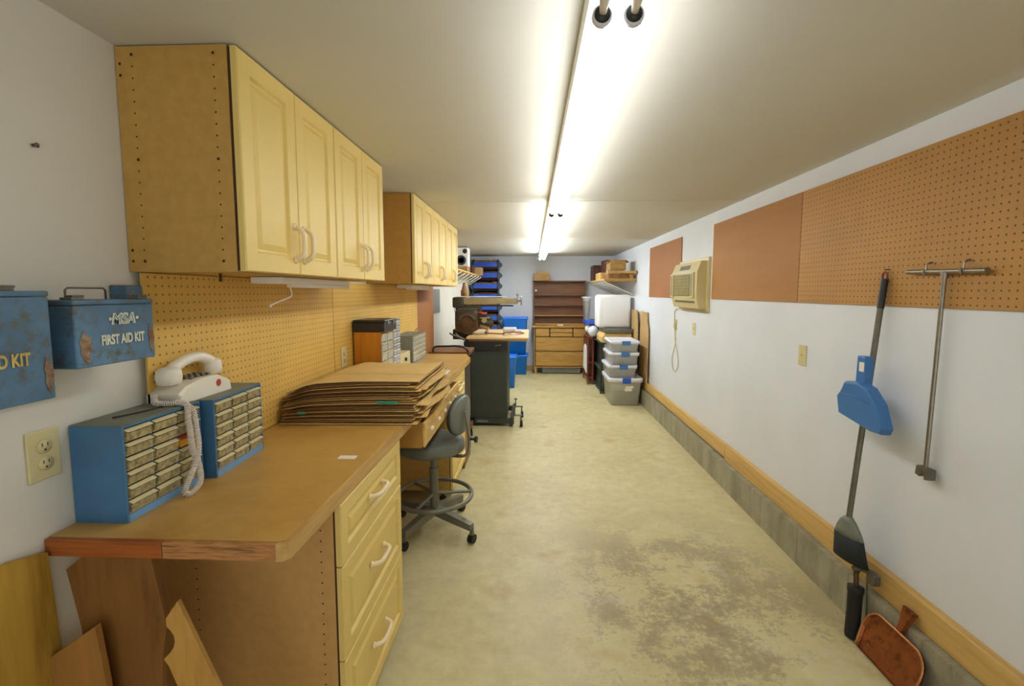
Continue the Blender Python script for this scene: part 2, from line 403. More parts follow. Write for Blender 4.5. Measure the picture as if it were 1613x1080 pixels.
panel('hardboard_panel', 'hard_red', 1.512, XR-.001, 4.82, 6.09, E-.066, E+.553, 'square brown hardboard panel beyond the wall air conditioner', 'wall panel')
struct(MB().box(XR-.004, XR, 3.998, 4.02, E-.06, E+.557).build('trim_5', 'white_m'))

# ------------------------------------------------------------------ cabinets
def ringrect(x, y0, y1, z0, z1): return [(x, y0, z0), (x, y1, z0), (x, y1, z1), (x, y0, z1)]
def raised_front(name, x, y0, y1, z0, z1, parent, mat='door', mg=.055, t=.019):
    """a routed raised-panel door or drawer front facing +x"""
    b = MB(); prof = [(0, 0), (0, t-.004), (.003, t), (mg, t), (mg+.006, t-.009), (mg+.012, t-.0095), (mg+.03, t-.002), (mg+.032, t-.002)]
    b.loft([ringrect(x+h, y0+i, y1-i, z0+i, z1-i) for i, h in prof])
    return b.build(name, mat, parent)
def bow(name, x, y, z, vertical, parent, L=.11, mat='handle'):
    h = L/2; q = [(0, -h), (.012, -h+.004), (.027, -h+.016), (.032, -h*.45), (.033, 0), (.032, h*.45), (.027, h-.016), (.012, h-.004), (0, h)]
    pts = [(x+d, y, z+s) if vertical else (x+d, y+s, z) for d, s in q]
    b = MB().tube(smooth(pts, 3), .008, 8)
    for s in (-h, h):
        c = (x, y, z+s) if vertical else (x, y+s, z); b.lathe([(.011, 0), (.011, .003), (.007, .008)], c, 'x', 10)
    return b.build(name, mat, parent)
def wall_cab(y0, label, group, body, mats, holes=False, hx=None):
    x0, x1, z0, z1 = XL+.002, -.815, E+.055, CEIL-.004
    r = thing('wall_cabinet', label, 'cabinet', (x0, y0, z0), group)
    b = MB(); t = .016
    b.box(x0, x1, y0, y0+t, z0, z1, 0, .001).box(x0, x1, y0+.608-t, y0+.608, z0, z1, 0, .001)
    b.box(x0, x1, y0+t, y0+.608-t, z0, z0+t).box(x0, x1, y0+t, y0+.608-t, z1-t, z1).box(x0, x0+.006, y0+t, y0+.608-t, z0, z1)
    b.box(x1-.002, x1+.006, y0+.004, y0+.604, z0+.004, z1-.004, 2)
    if holes:
        yy = y0-.0006
        for k in range(19):
            big = k in (0, 9, 18); z = z1-.022-k*.0305
            b.disc((x1-.036, yy, z), .0042 if big else .0026, mi=1); b.disc((x0+.047, yy, z), .0042 if big else .0024, mi=1)
        for z in (z1-.045, z1-.075, z0+.03, z0+.06): b.disc((x0+.013, yy, z), .004, mi=1)
    b.build('body', [body, 'hole', 'gap'], r)
    xd = x1+.008
    for k in range(2):
        ya = y0+.003+k*.302; yb = ya+.299
        d = raised_front('door', xd, ya, yb, z0+.002, z1-.002, r, mats)
        bow('handle', xd+.019, (yb-.03) if k == 0 else (ya+.03), z0+.105, True, d)
    return r
g1 = 'cream door wall cabinets over the workbench'
wall_cab(1.262, 'nearest cream two door wall cabinet with drilled tan end panel', g1, 'mdf', 'door', True)
wall_cab(1.872, 'second cream wall cabinet, joined to the one with drilled end panel', g1, 'mdf', 'door')
c = wall_cab(3.13, 'cream wall cabinet starting the farther row, darker brown end panel showing', g1, 'mdf_dark', 'door')
wall_cab(3.741, 'cream wall cabinet in the middle of the farther row of three', g1, 'mdf_dark', 'door')
wall_cab(4.352, 'cream wall cabinet ending the farther row, nearest the speaker shelf', g1, 'mdf_dark', 'door')

def base_cab(y0, label, near_holes, body, nd=3):
    x0, x1, z0, z1 = XL+.004, -.575, 0.0, E-.61
    r = thing('base_cabinet', label, 'cabinet', (x0, y0, 0), 'drawer base cabinets under the workbench')
    b = MB(); t = .016; zb = .08
    b.box(x0, x1, y0, y0+t, zb, z1, 0, .001).box(x0, x1, y0+.608-t, y0+.608, zb, z1, 0, .001)
    b.box(x0, x1, y0+t, y0+.608-t, zb, zb+t).box(x0, x0+.006, y0+t, y0+.608-t, zb, z1).box(x0, x1, y0+t, y0+.608-t, z1-t, z1)
    b.box(x1-.002, x1+.005, y0+.004, y0+.604, zb, z1-.002, 2)
    if near_holes:
        for k in range(22):
            z = z1-.05-k*.032; b.disc((x1-.037, y0-.0006, z), .0026, mi=1); b.disc((x0+.13, y0-.0006, z-.03), .0024, mi=1)
        for z in (z1-.05, z1-.08): b.disc((x0+.03, y0-.0006, z), .004, mi=1)
    b.build('body', [body, 'hole', 'gap'], r)
    for xx in (x0+.06, x1-.06):
        for yy in (y0+.05, y0+.56):
            MB().cyl((xx, yy, .012), (xx, yy, zb), .012, n=10).cyl((xx, yy, 0), (xx, yy, .014), .024, n=12).build('leveling_foot', 'black', r)
    xd = x1+.006; zs = [z1-.004, E-.805, E-1.10, zb+.006]
    for k in range(3):
        d = raised_front('drawer', xd, y0+.002, y0+.606, zs[k+1]+.002, zs[k]-.002, r, 'door', .045)
        bow('handle', xd+.019, y0+.30, (zs[k]+zs[k+1])/2+.015 - (.0 if k else 0), False, d, .13)
    return r
base_cab(1.272, 'cream three drawer base cabinet at the near workbench end, drilled side panel', True, 'mdf_pink')
base_cab(3.16, 'drawer base cabinet behind the grey stool under the far workbench half', False, 'mdf')

# ------------------------------------------------------------------ workbench top (one continuous slab)
r = thing('worktop', 'long tan particle board workbench top running along the left wall', 'workbench top', (-.8, 2.6, E-.609))
b = MB(); zt, zb = E-.568, E-.6095
b.prism([(XL+.002, .992), (-.578, .992), (-.562, 1.0), (-.545, 4.02), (-.60, 4.215), (XL+.002, 4.215)], 'z', zb, zt, 0)
b.build('slab', 'top', r)
MB().box(XL+.002, -.845, .980, .992, zb, zt-.001, 0, .002).build('end_strip', 'red_edge', r)['label'] = 'reddish stained end board'
MB().box(-.843, -.578, .980, .992, zb, zt-.001, 0, .002).build('end_strip', 'ply_edge', r)['label'] = 'bare plywood end grain board'
MB().prism([(-.578, .982), (-.566, .984), (-.552, 1.0), (-.535, 4.02), (-.5455, 4.025), (-.562, 1.0), (-.576, .99)], 'z', zb-.002, zt-.001, 0).build('front_strip', 'strip', r)

# row of small knobbed drawers hung under the top over the knee space
r = thing('drawer_unit', 'low pine unit of small knobbed drawers hung under the workbench over the stool', 'drawers', (-.8, 2.8, E-.75))
x0, x1, z0, z1 = -1.02, -.515, E-.735, E-.6115
b = MB().box(x0, x1, 2.115, 2.133, z0, z1-.002, 0, .001).box(x0, x1, 3.12, 3.138, z0, z1-.002, 0, .001).box(x0, x1, 2.133, 3.12, z0, z0+.01).box(x0, x0+.01, 2.133, 3.12, z0, z1)
b.build('body', 'mdf_dark', r)
for k in range(6):
    ya = 2.12+k*.1685
    d = MB().box(x1, x1+.014, ya+.002, ya+.1665, z0+.001, z1-.004, 0, .004).build('drawer', 'osb', r)
    MB().lathe([(.004, 0), (.004, .01), (.011, .014), (.013, .02), (.008, .027), (.001, .028)], (x1+.013, ya+.084, (z0+z1)/2+.01), 'x', 12).build('knob', 'white', d)
# right side band beyond the drawers
tag(MB().box(-1.0, -.552, 3.79, 4.14, .35, E-.612, 0, .004).build('storage_box', 'mach'), 'dark olive box under the far workbench corner', 'box')
bx = bpy.data.objects['storage_box']
tag(MB().box(-1.05, -.56, 3.78, 4.16, 0, .349, 0, .004).build('storage_crate', 'scrap'), 'brown crate on the floor under the far workbench corner', 'crate')
# hooked cup screws under the first wall cabinet
tag(MB().cyl((-.93, 1.36, E+.055), (-.93, 1.36, E+.03), .004, n=8).build('hanging_screw', 'gap', origin=(-.93, 1.36, E+.03)), 'small dark screw poking down under the nearest wall cabinet', 'screw')

# ------------------------------------------------------------------ under-cabinet lights
def under_light(y0, y1, label, cord):
    r = thing('under_cabinet_light', label, 'light fixture', (-.95, y0, E+.02), 'under cabinet strip lights')
    x0, x1 = -1.0, -.885
    MB().box(x0, x1, y0, y1, E+.030, E+.0535, 0, .004, 3).build('housing', 'white_m', r)
    MB().box(x0+.012, x1+.002, y0+.22, y1-.01, E+.016, E+.034, 0, .006, 3).build('lens', 'foam', r)
    if cord:
        MB().tube(smooth([(-.93, y0+.13, E+.035), (-.925, y0+.14, E-.005), (-.93, y0+.135, E-.02), (-.95, y0+.10, E-.035), (-.965, y0+.06, E-.05)]), .0028, 8).build('cord', 'cord', r)
        MB().ico((-.965, y0+.06, E-.052), .006).build('pull', 'cord', r)
    return r
under_light(1.62, 2.24, 'white strip light with dangling cord under the nearer wall cabinets', True)
under_light(3.42, 4.0, 'white strip light without cord under the farther wall cabinets', False)

# ------------------------------------------------------------------ ceiling strip lights
def strip_light(y0, L, label, i_):
    r = thing('ceiling_light', label, 'ceiling light', (.17, y0, CEIL), 'fluorescent strip lights along the ceiling')
    b = MB(); b.loft([[(.118, y, CEIL-.001), (.222, y, CEIL-.001), (.222, y, CEIL-.055), (.205, y, CEIL-.068), (.135, y, CEIL-.068), (.118, y, CEIL-.055)] for y in (y0-.09, y0+L+.02)])
    b.build('housing', 'white_m', r)
    for x in (.140, .203):
        t = MB().cyl((x, y0, CEIL-.105), (x, y0+L-.02, CEIL-.105), .019, n=18, caps=True).build('fluorescent_tube', 'tube%d' % i_, r)
        e = MB()
        for ya, yb in ((y0-.012, y0+.001), (y0+L-.032, y0+L-.018)):
            e.lathe([(.0205, 0), (.0205, yb-ya)], (x, ya, CEIL-.105), 'y', 18)
        e.build('end_cap', 'lid', t)
        MB().lathe([(.0165, 0), (.0165, .003)], (x, y0-.0155, CEIL-.105), 'y', 16).build('cap_centre', 'black', t)
        MB().tube([(x, y0-.018, CEIL-.105), (x, y0-.03, CEIL-.098), (x, y0-.055, CEIL-.085), (x, y0-.075, CEIL-.069)], [.007, .009, .012, .014], 12).build('lamp_holder', 'cord', r)
        MB().tube([(x, y0+L-.016, CEIL-.105), (x, y0+L-.004, CEIL-.10), (x, y0+L+.004, CEIL-.069)], [.008, .010, .013], 10).build('lamp_holder', 'white_m', r)
    return r
strip_light(1.005, 2.31, 'nearest twin tube fluorescent strip light on the ceiling, overhead', 0)
strip_light(3.43, 2.22, 'middle twin tube fluorescent strip light in the ceiling row', 1)
strip_light(5.77, 2.2, 'farthest twin tube fluorescent strip light, ending near the back wall', 2)

# ------------------------------------------------------------------ first aid kits
def kit(y0, y1, z0, z1, label, txt_z, msa, fx, cat='first aid kit'):
    x0, x1 = XL+.001, -.982; ym = (y0+y1)/2
    r = thing('first_aid_kit', label, cat, (x0, ym, z0), 'blue metal first aid kits on the left wall')
    b = MB().box(x0, x1, y0, y1, z0, z1-.012, 0, .003); b.box(x0-.0, x1+.001, y0-.001, y1+.001, z1-.0115, z1, 0, .003); b.build('case', 'kit', r)
    for q in range(2):
        p = MB()
        cy, cz = ((y0+.022, z0+.045), (y1-.012, z0+.05))[q]
        pts = [(cy+math.cos(a)*(.013-.005*q)*(1+.18*math.sin(3*a+q)+.16*math.sin(7*a+2)), cz+math.sin(a)*.034*(1+.12*math.sin(4*a)+.12*math.cos(9*a))) for a in [2*PI*k/28 for k in range(28)]]
        p.prism([(u, v) for u, v in pts], 'x', x1+.0006, x1+.0012, 0)
        p.build('rust_patch', 'kit_l', r)
    h = .022
    MB().tube([(x0+.07, ym-.05, z1), (x0+.07, ym-.05, z1+h), (x0+.07, ym-.044, z1+h+.005), (x0+.07, ym+.044, z1+h+.005), (x0+.07, ym+.05, z1+h), (x0+.07, ym+.05, z1)], .0022, 8).build('handle', 'dull', r)
    for s in (-1, 1):
        l = MB().box(x1-.035, x1-.008, ym+s*.085-.014, ym+s*.085+.014, z1, z1+.006, 0, .001); l.box(x1-.03, x1-.012, ym+s*.085-.008, ym+s*.085+.02, z1+.006, z1+.011, 0, .001)
        l.build('latch', 'dull', r)
    rot = (PI/2, 0, PI/2)
    if msa:
        text_mesh('lettering', '·MSA·', .034, 'cream', r, (x1+.0014, ym+.014, z0+(z1-z0)*.69), rot, .25, .0004, .0018)
        text_mesh('lettering', 'MSA', .032, 'kit', r, (x1+.0022, ym+.014, z0+(z1-z0)*.69), rot, .25, .0002, -.0008)
    text_mesh('lettering', 'FIRST AID KIT', .031 if msa else .034, 'gold' if not msa else 'cream', r, (x1+.0012, fx, txt_z), rot, 0, .0004, .0012, .62 if msa else .66)
    return r
kit(.955, 1.165, E-.168, E-.018, 'blue metal first aid kit with wire handle, beside the pegboard', E-.112, True, 1.073)
kit(.60, .906, E-.218, E+.002, 'rusty blue first aid kit at the photo edge, cut off by it', E-.132, False, .793)
tag(MB().box(XL+.001, -1.075, 1.195, 1.245, E-.02, E+.018, 0, .003).build('wall_bracket', 'kit'), 'small blue metal bracket between first aid kit and pegboard', 'bracket')
tag(MB().lathe([(.004, 0), (.004, .008), (.006, .01), (.001, .013)], (XL, 1.033, E+.329), 'x', 8).build('wall_screw', 'dull', origin=(XL, 1.033, E+.329)), 'lone screw in the bare left wall above the first aid kit', 'screw')

def outlet(wall, y, z, label, kind):
    s = 1 if wall == 'L' else -1
    X = XL if wall == 'L' else XR
    if kind == 'peg': X = -1.10
    r = thing('outlet_plate' if kind != 'switch' else 'switch_plate', label, 'outlet' if kind != 'switch' else 'switch', (X, y, z-.057), None)
    b = MB(); b.box(X, X+s*.006, y-.036, y+.036, z-.058, z+.058, 0, .003); b.build('plate', 'almond', r)
    if kind != 'switch':
        for dz in (-.02, .02):
            q = MB().lathe([(.0165, 0), (.0165, s*.0025)], (X+s*.006, y, z+dz), 'x', 18); f = q.build('socket', 'almond', r)
            q = MB()
            for dy in (-.006, .006): q.box(X+s*.0085, X+s*.0089, y+dy-.001, y+dy+.001, z+dz, z+dz+.008)
            q.box(X+s*.0085, X+s*.0089, y-.002, y+.002, z+dz-.010, z+dz-.006); q.build('slot', 'black', f)
    else:
        MB().box(X+s*.006, X+s*.014, y-.004, y+.004, z-.004, z+.010, 0, .001).build('toggle', 'almond', r)
    return r
outlet('L', .995, E-.373, 'almond double outlet plate on the left wall beside blue drawer cabinet', 'L')
outlet('L', 2.65, E-.378, 'outlet plate on the pegboard behind the cardboard stack', 'peg')
outlet('R', 2.65, E-.355, 'light switch plate alone on the right wall below the pegboard seam', 'switch')
outlet('R', 4.40, E-.345, 'blank looking wall plate below near side of the air conditioner', 'switch')
outlet('R', 4.95, E-.345, 'outlet plate with the air conditioner plug in it', 'R')
tag(MB().box(XL, XL+.01, 5.2, 5.62, E-.25, E+.032, 0, .002).build('electrical_panel', 'grey_metal'), 'thin grey panel on the left wall beyond the hardboard sheet', 'panel')

# ------------------------------------------------------------------ small parts cabinets with the phone
def parts_cab(x0, x1, y0, y1, z0, z1, cols, rows, label, case, mats, rotz, group, topmat='cab_top', special=None):
    r = thing('parts_cabinet', label, 'drawer cabinet', ((x0+x1)/2, (y0+y1)/2, z0), group)
    t = .006; k = []
    b = MB().box(x0, x1, y0, y0+t, z0, z1, 0).box(x0, x1, y1-t, y1, z0, z1, 0).box(x0, x0+t, y0+t, y1-t, z0, z1, 0)
    b.box(x0, x1+.0, y0+t, y1-t, z0, z0+.020, 1); b.box(x0+t, x1, y0+t, y1-t, z1-t, z1-.0005, 0)
    b.box(x0, x1-.001, y0+.001, y1-.001, z1-.0004, z1+.002, 2, .0008)
    for c in range(1, cols):
        yy = y0+t+(y1-y0-2*t)*c/cols; b.box(x0+t, x1-.004, yy-.0015, yy+.0015, z0+.020, z1-t, 0)
    b.build('case', [case, 'cab_blue_l' if case == 'cab_blue' else case, topmat], r)
    w = (y1-y0-2*t)/cols; h = (z1-z0-.020-t)/rows; proto = None
    for c in range(cols):
        for q in range(rows):
            ya, za = y0+t+c*w, z0+.020+q*h
            mm = list(mats)
            if special and (c, q) == special: mm = ['yellow', 'redmark']
            d = MB(); d.box(x0+.012, x1-.003, ya+.003, ya+w-.003, za+.002, za+h-.007, 0, .002)
            d.box(x1-.004, x1+.001, ya+.003, ya+w-.003, za+.002, za+.004, 1)
            d.prism([(x1-.004, za+h-.007), (x1+.007, za+h-.0105), (x1+.007, za+h-.0088), (x1-.004, za+h-.004)], 'y', ya+.004, ya+w-.004, 1); d.prism([(x1-.004, za+.003), (x1+.002, za+.003), (x1+.003, za+h-.014), (x1-.004, za+h-.011)], 'y', ya+.005, ya+w-.005, 0)
            d.build('drawer', mm, r)
    if rotz:
        r.rotation_euler.z = rotz
    return r
gp = 'blue cabinets of small clear drawers'
parts_cab(XL+.003, -.989, 1.056, 1.322, zt+.0005, E-.325, 3, 6, 'blue cabinet of small clear drawers nearest the photographer, cord hanging over it', 'cab_blue', ('drawer', 'drawer_l'), 0, gp, special=(2, 3))
parts_cab(-1.088, -.967, 1.336, 1.606, zt+.0005, E-.327, 3, 6, 'blue cabinet of small clear drawers under the white telephone', 'cab_blue', ('drawer', 'drawer_l'), .05, gp)
# folded wire on the near cabinet
tag(MB().tube(smooth([(-1.07, 1.12, E-.3205), (-1.05, 1.17, E-.3205), (-1.035, 1.24, E-.3205), (-1.04, 1.28, E-.3205)]), .002, 6).build('loose_wire', 'black', origin=(-1.05, 1.2, E-.3225)), 'thin black wire lying on the nearest blue drawer cabinet', 'wire')

# telephone: body on the second cabinet, handset, coiled cord
pz = E-.3245
r = thing('telephone', 'white corded desk telephone sitting on the blue drawer cabinet', 'telephone', (-1.05, 1.40, pz))
b = MB(); sect = [(0, 0), (0, .030), (.03, .048), (.10, .060), (.17, .058), (.215, .038), (.222, .012), (.22, 0)]
bot = []
def ph(u, w, z): return (-1.115+w, 1.275+u*1.0, pz+z)
b.loft([[ph(u+(.004 if (w in (0, .105)) else 0), w, min(z, z if 0 < w < .105 else max(0, z-.006))) for u, z in sect] for w in (0, .006, .099, .105)])
b.build('base', 'white', r)
for yy in (1.30, 1.46): MB().box(-1.09, -1.03, yy, yy+.02, pz-.0022, pz+.001).build('foot', 'rubber', r)
hs = smooth([(0, .0, .075), (0, .035, .100), (0, .085, .116), (0, .14, .118), (0, .185, .100), (0, .205, .075)], 5)
b = MB(); rr = [.016]*len(hs)
hp = [(-1.065, 1.292+p.y, pz+p.z) for p in hs]
b.tube(hp, [.0155+.004*abs(2*i/(len(hp)-1)-1) for i in range(len(hp))], 14)
b.lathe([(.020, .03), (.031, .022), (.034, 0), (.031, -.018), (.024, -.022)], (-1.065, 1.305, pz+.074), 'z', 20)
b.lathe([(.018, .03), (.026, .022), (.028, 0), (.026, -.018), (.02, -.021)], (-1.065, 1.492, pz+.074), 'z', 20)
b.build('handset', 'white', r)
k = MB()
for i in range(4):
    for j in range(3): k.box(-1.09+j*.02, -1.078+j*.02, 1.36+i*.024, 1.374+i*.024, pz+.056, pz+.0655, 0, .002)
k.build('keypad', 'dull', r)
MB().disc((-1.0095, 1.44, pz+.033), .012, 'x', n=14).build('sticker', 'redmark', r)
# coiled cord with two hanging loops
def coil(path, R, pitch, n_per):
    P = smooth(path, 14); out = []; ph_ = 0; prev = None
    for i in range(len(P)-1):
        d = P[i+1]-P[i]; L = d.length; d.normalize(); u = d.orthogonal().normalized() if prev is None else (prev-d*prev.dot(d)).normalized(); prev = u; w = d.cross(u)
        steps = max(1, int(L/pitch*n_per))
        for k in range(steps):
            p = P[i]+d*L*k/steps; ph_ += 2*PI*(L/steps)/pitch; out.append(p+u*math.cos(ph_)*R+w*math.sin(ph_)*R)
    return out
zc = E-.325
path = [(-1.075, 1.262, pz+.03), (-1.06, 1.245, pz+.012), (-1.03, 1.245, pz+.010), (-.995, 1.262, pz+.008), (-.972, 1.27, pz-.015), (-.966, 1.272, pz-.07), (-.955, 1.262, pz-.12), (-.958, 1.245, pz-.17), (-.958, 1.205, pz-.226), (-.95, 1.222, pz-.236), (-.945, 1.25, pz-.21), (-.962, 1.265, pz-.16), (-.962, 1.247, pz-.12), (-.968, 1.25, pz-.07), (-.972, 1.25, pz-.03), (-.98, 1.258, pz+.006), (-1.01, 1.258, pz+.012)]
MB().tube(coil(path, .0068, .0050, 8), .0021, 5).build('coiled_cord', 'cord', r)

# labels / stickers on the bench
tag(MB().box(-.662, -.602, 1.517, 1.548, zt, zt+.0012).build('paper_label', 'paper'), 'small white paper label lying near the front bench edge', 'paper')
tag(MB().box(-.70, -.585, 2.98, 3.3, zt, zt+.004).build('paper_sheet', 'paper'), 'pale sheet lying on the bench beyond the cardboard stack', 'paper')

# ------------------------------------------------------------------ flattened cartons
def sheet(b, x0, x1, y0, y1, zf, t, nx=14, ny=14, sk=0, mi=0):
    up, dn = [], []
    for j in range(ny+1):
        for i in range(nx+1):
            u, v = i/nx, j/ny; x = x0+(x1-x0)*u; y = y0+(y1-y0)*v + sk*u*(1-v)
            z = zf(x, y); up.append((x, y, z+t)); dn.append((x, y, z))
    n = nx+1; A = len(up); f = []; e = []
    for j in range(ny):
        for i in range(nx):
            a = j*n+i; f.append((a, a+1, a+n+1, a+n)); f.append((A+a, A+a+n, A+a+n+1, A+a+1))
    for i in range(nx): e.append((i, A+i, A+i+1, i+1)); a = ny*n+i; e.append((a, a+1, A+a+1, A+a))
    for j in range(ny): a = j*n; e.append((a, a+n, A+a+n, A+a)); a = j*n+nx; e.append((a, A+a, A+a+n, a+n))
    vs = [b.bm.verts.new(p) for p in up+dn]
    for q, m in ((f, mi), (e, 1)):
        for c in q:
            k = b.bm.faces.new([vs[i] for i in c]); k.material_index = m; k.smooth = False
NC = 11; base = zt+.001
cl = ['flattened brown carton at the very bottom of the stack on the bench'] + [None]*(NC-2) + ['flattened brown carton on top of the stack on the bench']
names = ['second', 'third', 'fourth', 'fifth', 'middle (sixth)', 'seventh', 'eighth', 'ninth', 'tenth']
for k in range(NC):
    label = cl[k] or 'flattened brown carton, %s from the bottom of the bench stack' % names[k-1].replace('middle (sixth)', 'sixth')
    rx = random.uniform(-.02, .015); ry = random.uniform(-.012, .012)
    X0 = -1.085+random.uniform(0, .02); X1 = -.515+rx+(.02 if k < 5 else 0); Y0 = 1.895+ry+.006*k; Y1 = 2.74+random.uniform(-.05, .05)
    tilt = .02+.011*k
    P = .0148
    def prof(x, y):
        s = min(1, max(0, (x+1.09)/.13)); s = .80+.20*s*s*(3-2*s)
        return s*(1+.05*math.sin((x+1)*7)*math.sin(y*4))*(1-.06*max(0, y-2.4))
    a0 = k*P; fl = random.uniform(.2, .8)
    def zl(x, y, a=a0): return base+a*prof(x, y)
    def zu(x, y, a=a0):
        e = min(1, max(0, (y-Y0)/.25)); e2 = min(1, max(0, (X1-x)/.2))
        return base+(a+.0042+.0062*(1-.6*e*e2)*(.6+.4*math.sin(x*5+fl*9)))*prof(x, y)
    b = MB()
    if k == NC-1:
        sheet(b, X0, X1, Y0, Y1, zl, .003, sk=tilt)
        sheet(b, X0, X1, Y0, 2.268, lambda x, y: zu(x, y)-.001, .003, ny=8, sk=tilt); sheet(b, X0, X1-.004, 2.272, Y1, lambda x, y: zu(x, y)-.001, .003, ny=8)
    else:
        sheet(b, X0, X1, Y0, Y1, zl, .003, sk=tilt); sheet(b, X0+.004, X1-random.uniform(0, .03), Y0+random.uniform(0, .02), Y1-.01, zu, .003, sk=tilt)
    o = b.build('flattened_carton', ['card', 'card_edge']); tag(o, label, 'cardboard box', 'stack of flattened cartons on the workbench')
    if k in (1, 2, 4, 6, 8):
        zf = base+k*P; f_ = MB(); w_ = (.05, .07, .055, .045, .035)[(1, 2, 4, 6, 8).index(k)]; ya, yb = Y0+tilt+.03, 2.62
        lo = []
        for j in range(9):
            y = ya+(yb-ya)*j/8; dz = .005*math.sin(j*1.3+k); w2 = w_*(.75+.25*math.sin(j*.9+k*2))
            lo.append([(X1-.004, y, zl(X1, y)+.0032), (X1+w2, y, zl(X1, y)+.004+dz*.4), (X1+w2, y, zl(X1, y)+.0065+dz*.4), (X1-.004, y, zl(X1, y)+.006)])
        f_.loft(lo).build('flap', 'card', o)
    # teal packing tape remnants on some edges
    if k in (5, 6, 7):
        z = zl(X1, 2.3)
        tp = MB().box(X1+.001, X1+.0022, 2.12+.05*(k-5), 2.45+.06*(k-5), z+.0005, z+.0125)
        if k == 6: tp.box(-.66, -.575, Y0-.0025, Y0+.012, z+.0005, z+.0115)
        o2 = tp.build('packing_tape', 'teal', o); o2['label'] = 'teal packing tape'
    if k == 3:
        MB().box(-1.0, -.97, Y0-.004, Y0-.002, base+k*P, base+k*P+.012).build('packing_tape', 'teal', o)['label'] = 'teal packing tape'

# ------------------------------------------------------------------ far bench small cabinets
parts_cab(-1.088, -.92, 2.79, 3.03, zt+.0005, E-.248, 2, 5, 'orange wooden cabinet of small drawers, black organizer on its top', 'orange', ('drawer_w', 'drawer_l'), 0, None, 'orange')
r = thing('organizer_case', 'black flat organizer case on top of the orange drawer cabinet', 'organizer', (-1.0, 2.9, E-.245))
MB().box(-1.09, -.895, 2.785, 3.03, E-.2445, E-.19, 0, .004).build('case', 'black', r)
MB().box(-1.09, -.893, 2.785, 3.03, E-.1895, E-.172, 0, .003).build('lid', 'black_metal', r)
for y in (2.85, 2.96): MB().box(-.893, -.888, y-.012, y+.012, E-.205, E-.18, 0, .002).build('latch', 'steel', r)
parts_cab(-1.085, -.925, 3.05, 3.22, zt+.0005, E-.186, 2, 9, 'tall pale cabinet of clear drawers right behind the orange cabinet', 'grey_metal', ('drawer_w', 'lid'), 0, None, 'grey_metal')
parts_cab(-1.085, -.925, 3.56, 4.0, zt+.0005, E-.345, 5, 5, 'long grey metal drawer cabinet farthest along the workbench', 'grey_metal', ('drawer_w', 'drawer_l'), 0, None, 'cab_top')
r = thing('radio', 'small beige box with a black knob between the pale drawer cabinets', 'box', (-1.0, 3.39, zt))
MB().box(-1.05, -.94, 3.25, 3.54, zt+.0005, E-.45, 0, .006).build('case', 'almond', r)
MB().lathe([(.014, 0), (.012, .012)], (-.94, 3.40, E-.50), 'x', 14).build('knob', 'black', r)
tag(MB().tube([(-1.10, 4.32, E-.36), (-1.085, 4.32, E-.36), (-1.08, 4.32, E-.34)], .003, 6).build('peg_hook', 'black', origin=(-1.10, 4.32, E-.36)), 'small dark hook on the pegboard above the grey drawer cabinet', 'hook')

# cart behind the bench end with a tubular handle
r = thing('utility_cart', 'dark cart with bent black tube handle behind the workbench end', 'cart', (-.78, 4.5, 0))
MB().box(-.98, -.585, 4.33, 4.72, E-.60, E-.566, 0, .006).build('top_tray', 'walnut', r)
MB().box(-.96, -.60, 4.36, 4.70, .12, .16, 0, .006).build('lower_tray', 'walnut', r)
MB().tube(smooth([(-.935, 4.34, E-.57), (-.93, 4.335, E-.535), (-.90, 4.33, E-.515), (-.80, 4.33, E-.512), (-.70, 4.33, E-.510), (-.63, 4.335, E-.525), (-.595, 4.34, E-.57)], 5), .009, 10).build('handle', 'black_metal', r)
for x in (-.94, -.62):
    for y in (4.38, 4.68):
        MB().cyl((x, y, .05), (x, y, E-.60), .01, n=8).build('post', 'black_metal', r)
        MB().cyl((x-.012, y, .026), (x+.012, y, .026), .026, n=14).build('wheel', 'rubber', r)

# ------------------------------------------------------------------ wood offcuts under the bench overhang
def board(poly, y0, y1, mat, label, lean=0, axis='y', name='wood_offcut', c=(0, 0, 0)):
    b = MB().prism(poly, axis, y0, y1, 0, .001)
    if lean: b.rot(lean, 'X' if axis == 'y' else 'Y', c)
    return tag(b.build(name, mat), label, 'board')
board([(.45, .004), (1.015, .004), (.972, E-.594), (.90, E-.575), (.45, E-.585)], XL+.004, XL+.019, 'ply', 'yellow plywood panel leaning flat on the left wall at photo edge', 0, 'x', 'plywood_panel')
board([(-1.03, .002), (-.90, .002), (-.884, E-.95), (-.876, E-.87), (-.861, E-.787), (-.890, E-.612), (-1.044, E-.612), (-1.098, E-.654), (-1.072, E-.80), (-1.06, E-1.0)], 1.0, 1.018, 'scrap', 'tall brown board standing under the workbench end')
board([(-1.11, .002), (-.955, .002), (-.976, E-.90), (-.992, E-.76), (-1.11, E-.842)], .955, .971, 'scrap2', 'low tan board with slanted top in front of the tall brown board')
board([(-.62, .002), (-.69, E-1.03), (-0.7297, E-0.9168), (-0.8148, E-0.7111), (-0.8447, E-0.7540), (-0.8447, E-0.7735), (-0.8358, E-0.7840), (-0.8285, E-0.7953), (-0.8269, E-0.8099), (-0.8302, E-0.8245), (-0.8399, E-0.8383), (-0.8561, E-0.8553), (-0.8447, E-0.8739), (-0.8277, E-0.9209), (-0.7856, E-1.0124), (-.76, .002)], .980, .992, 'ply2', 'pale plywood offcut with curved notch leaning beside the base cabinet')

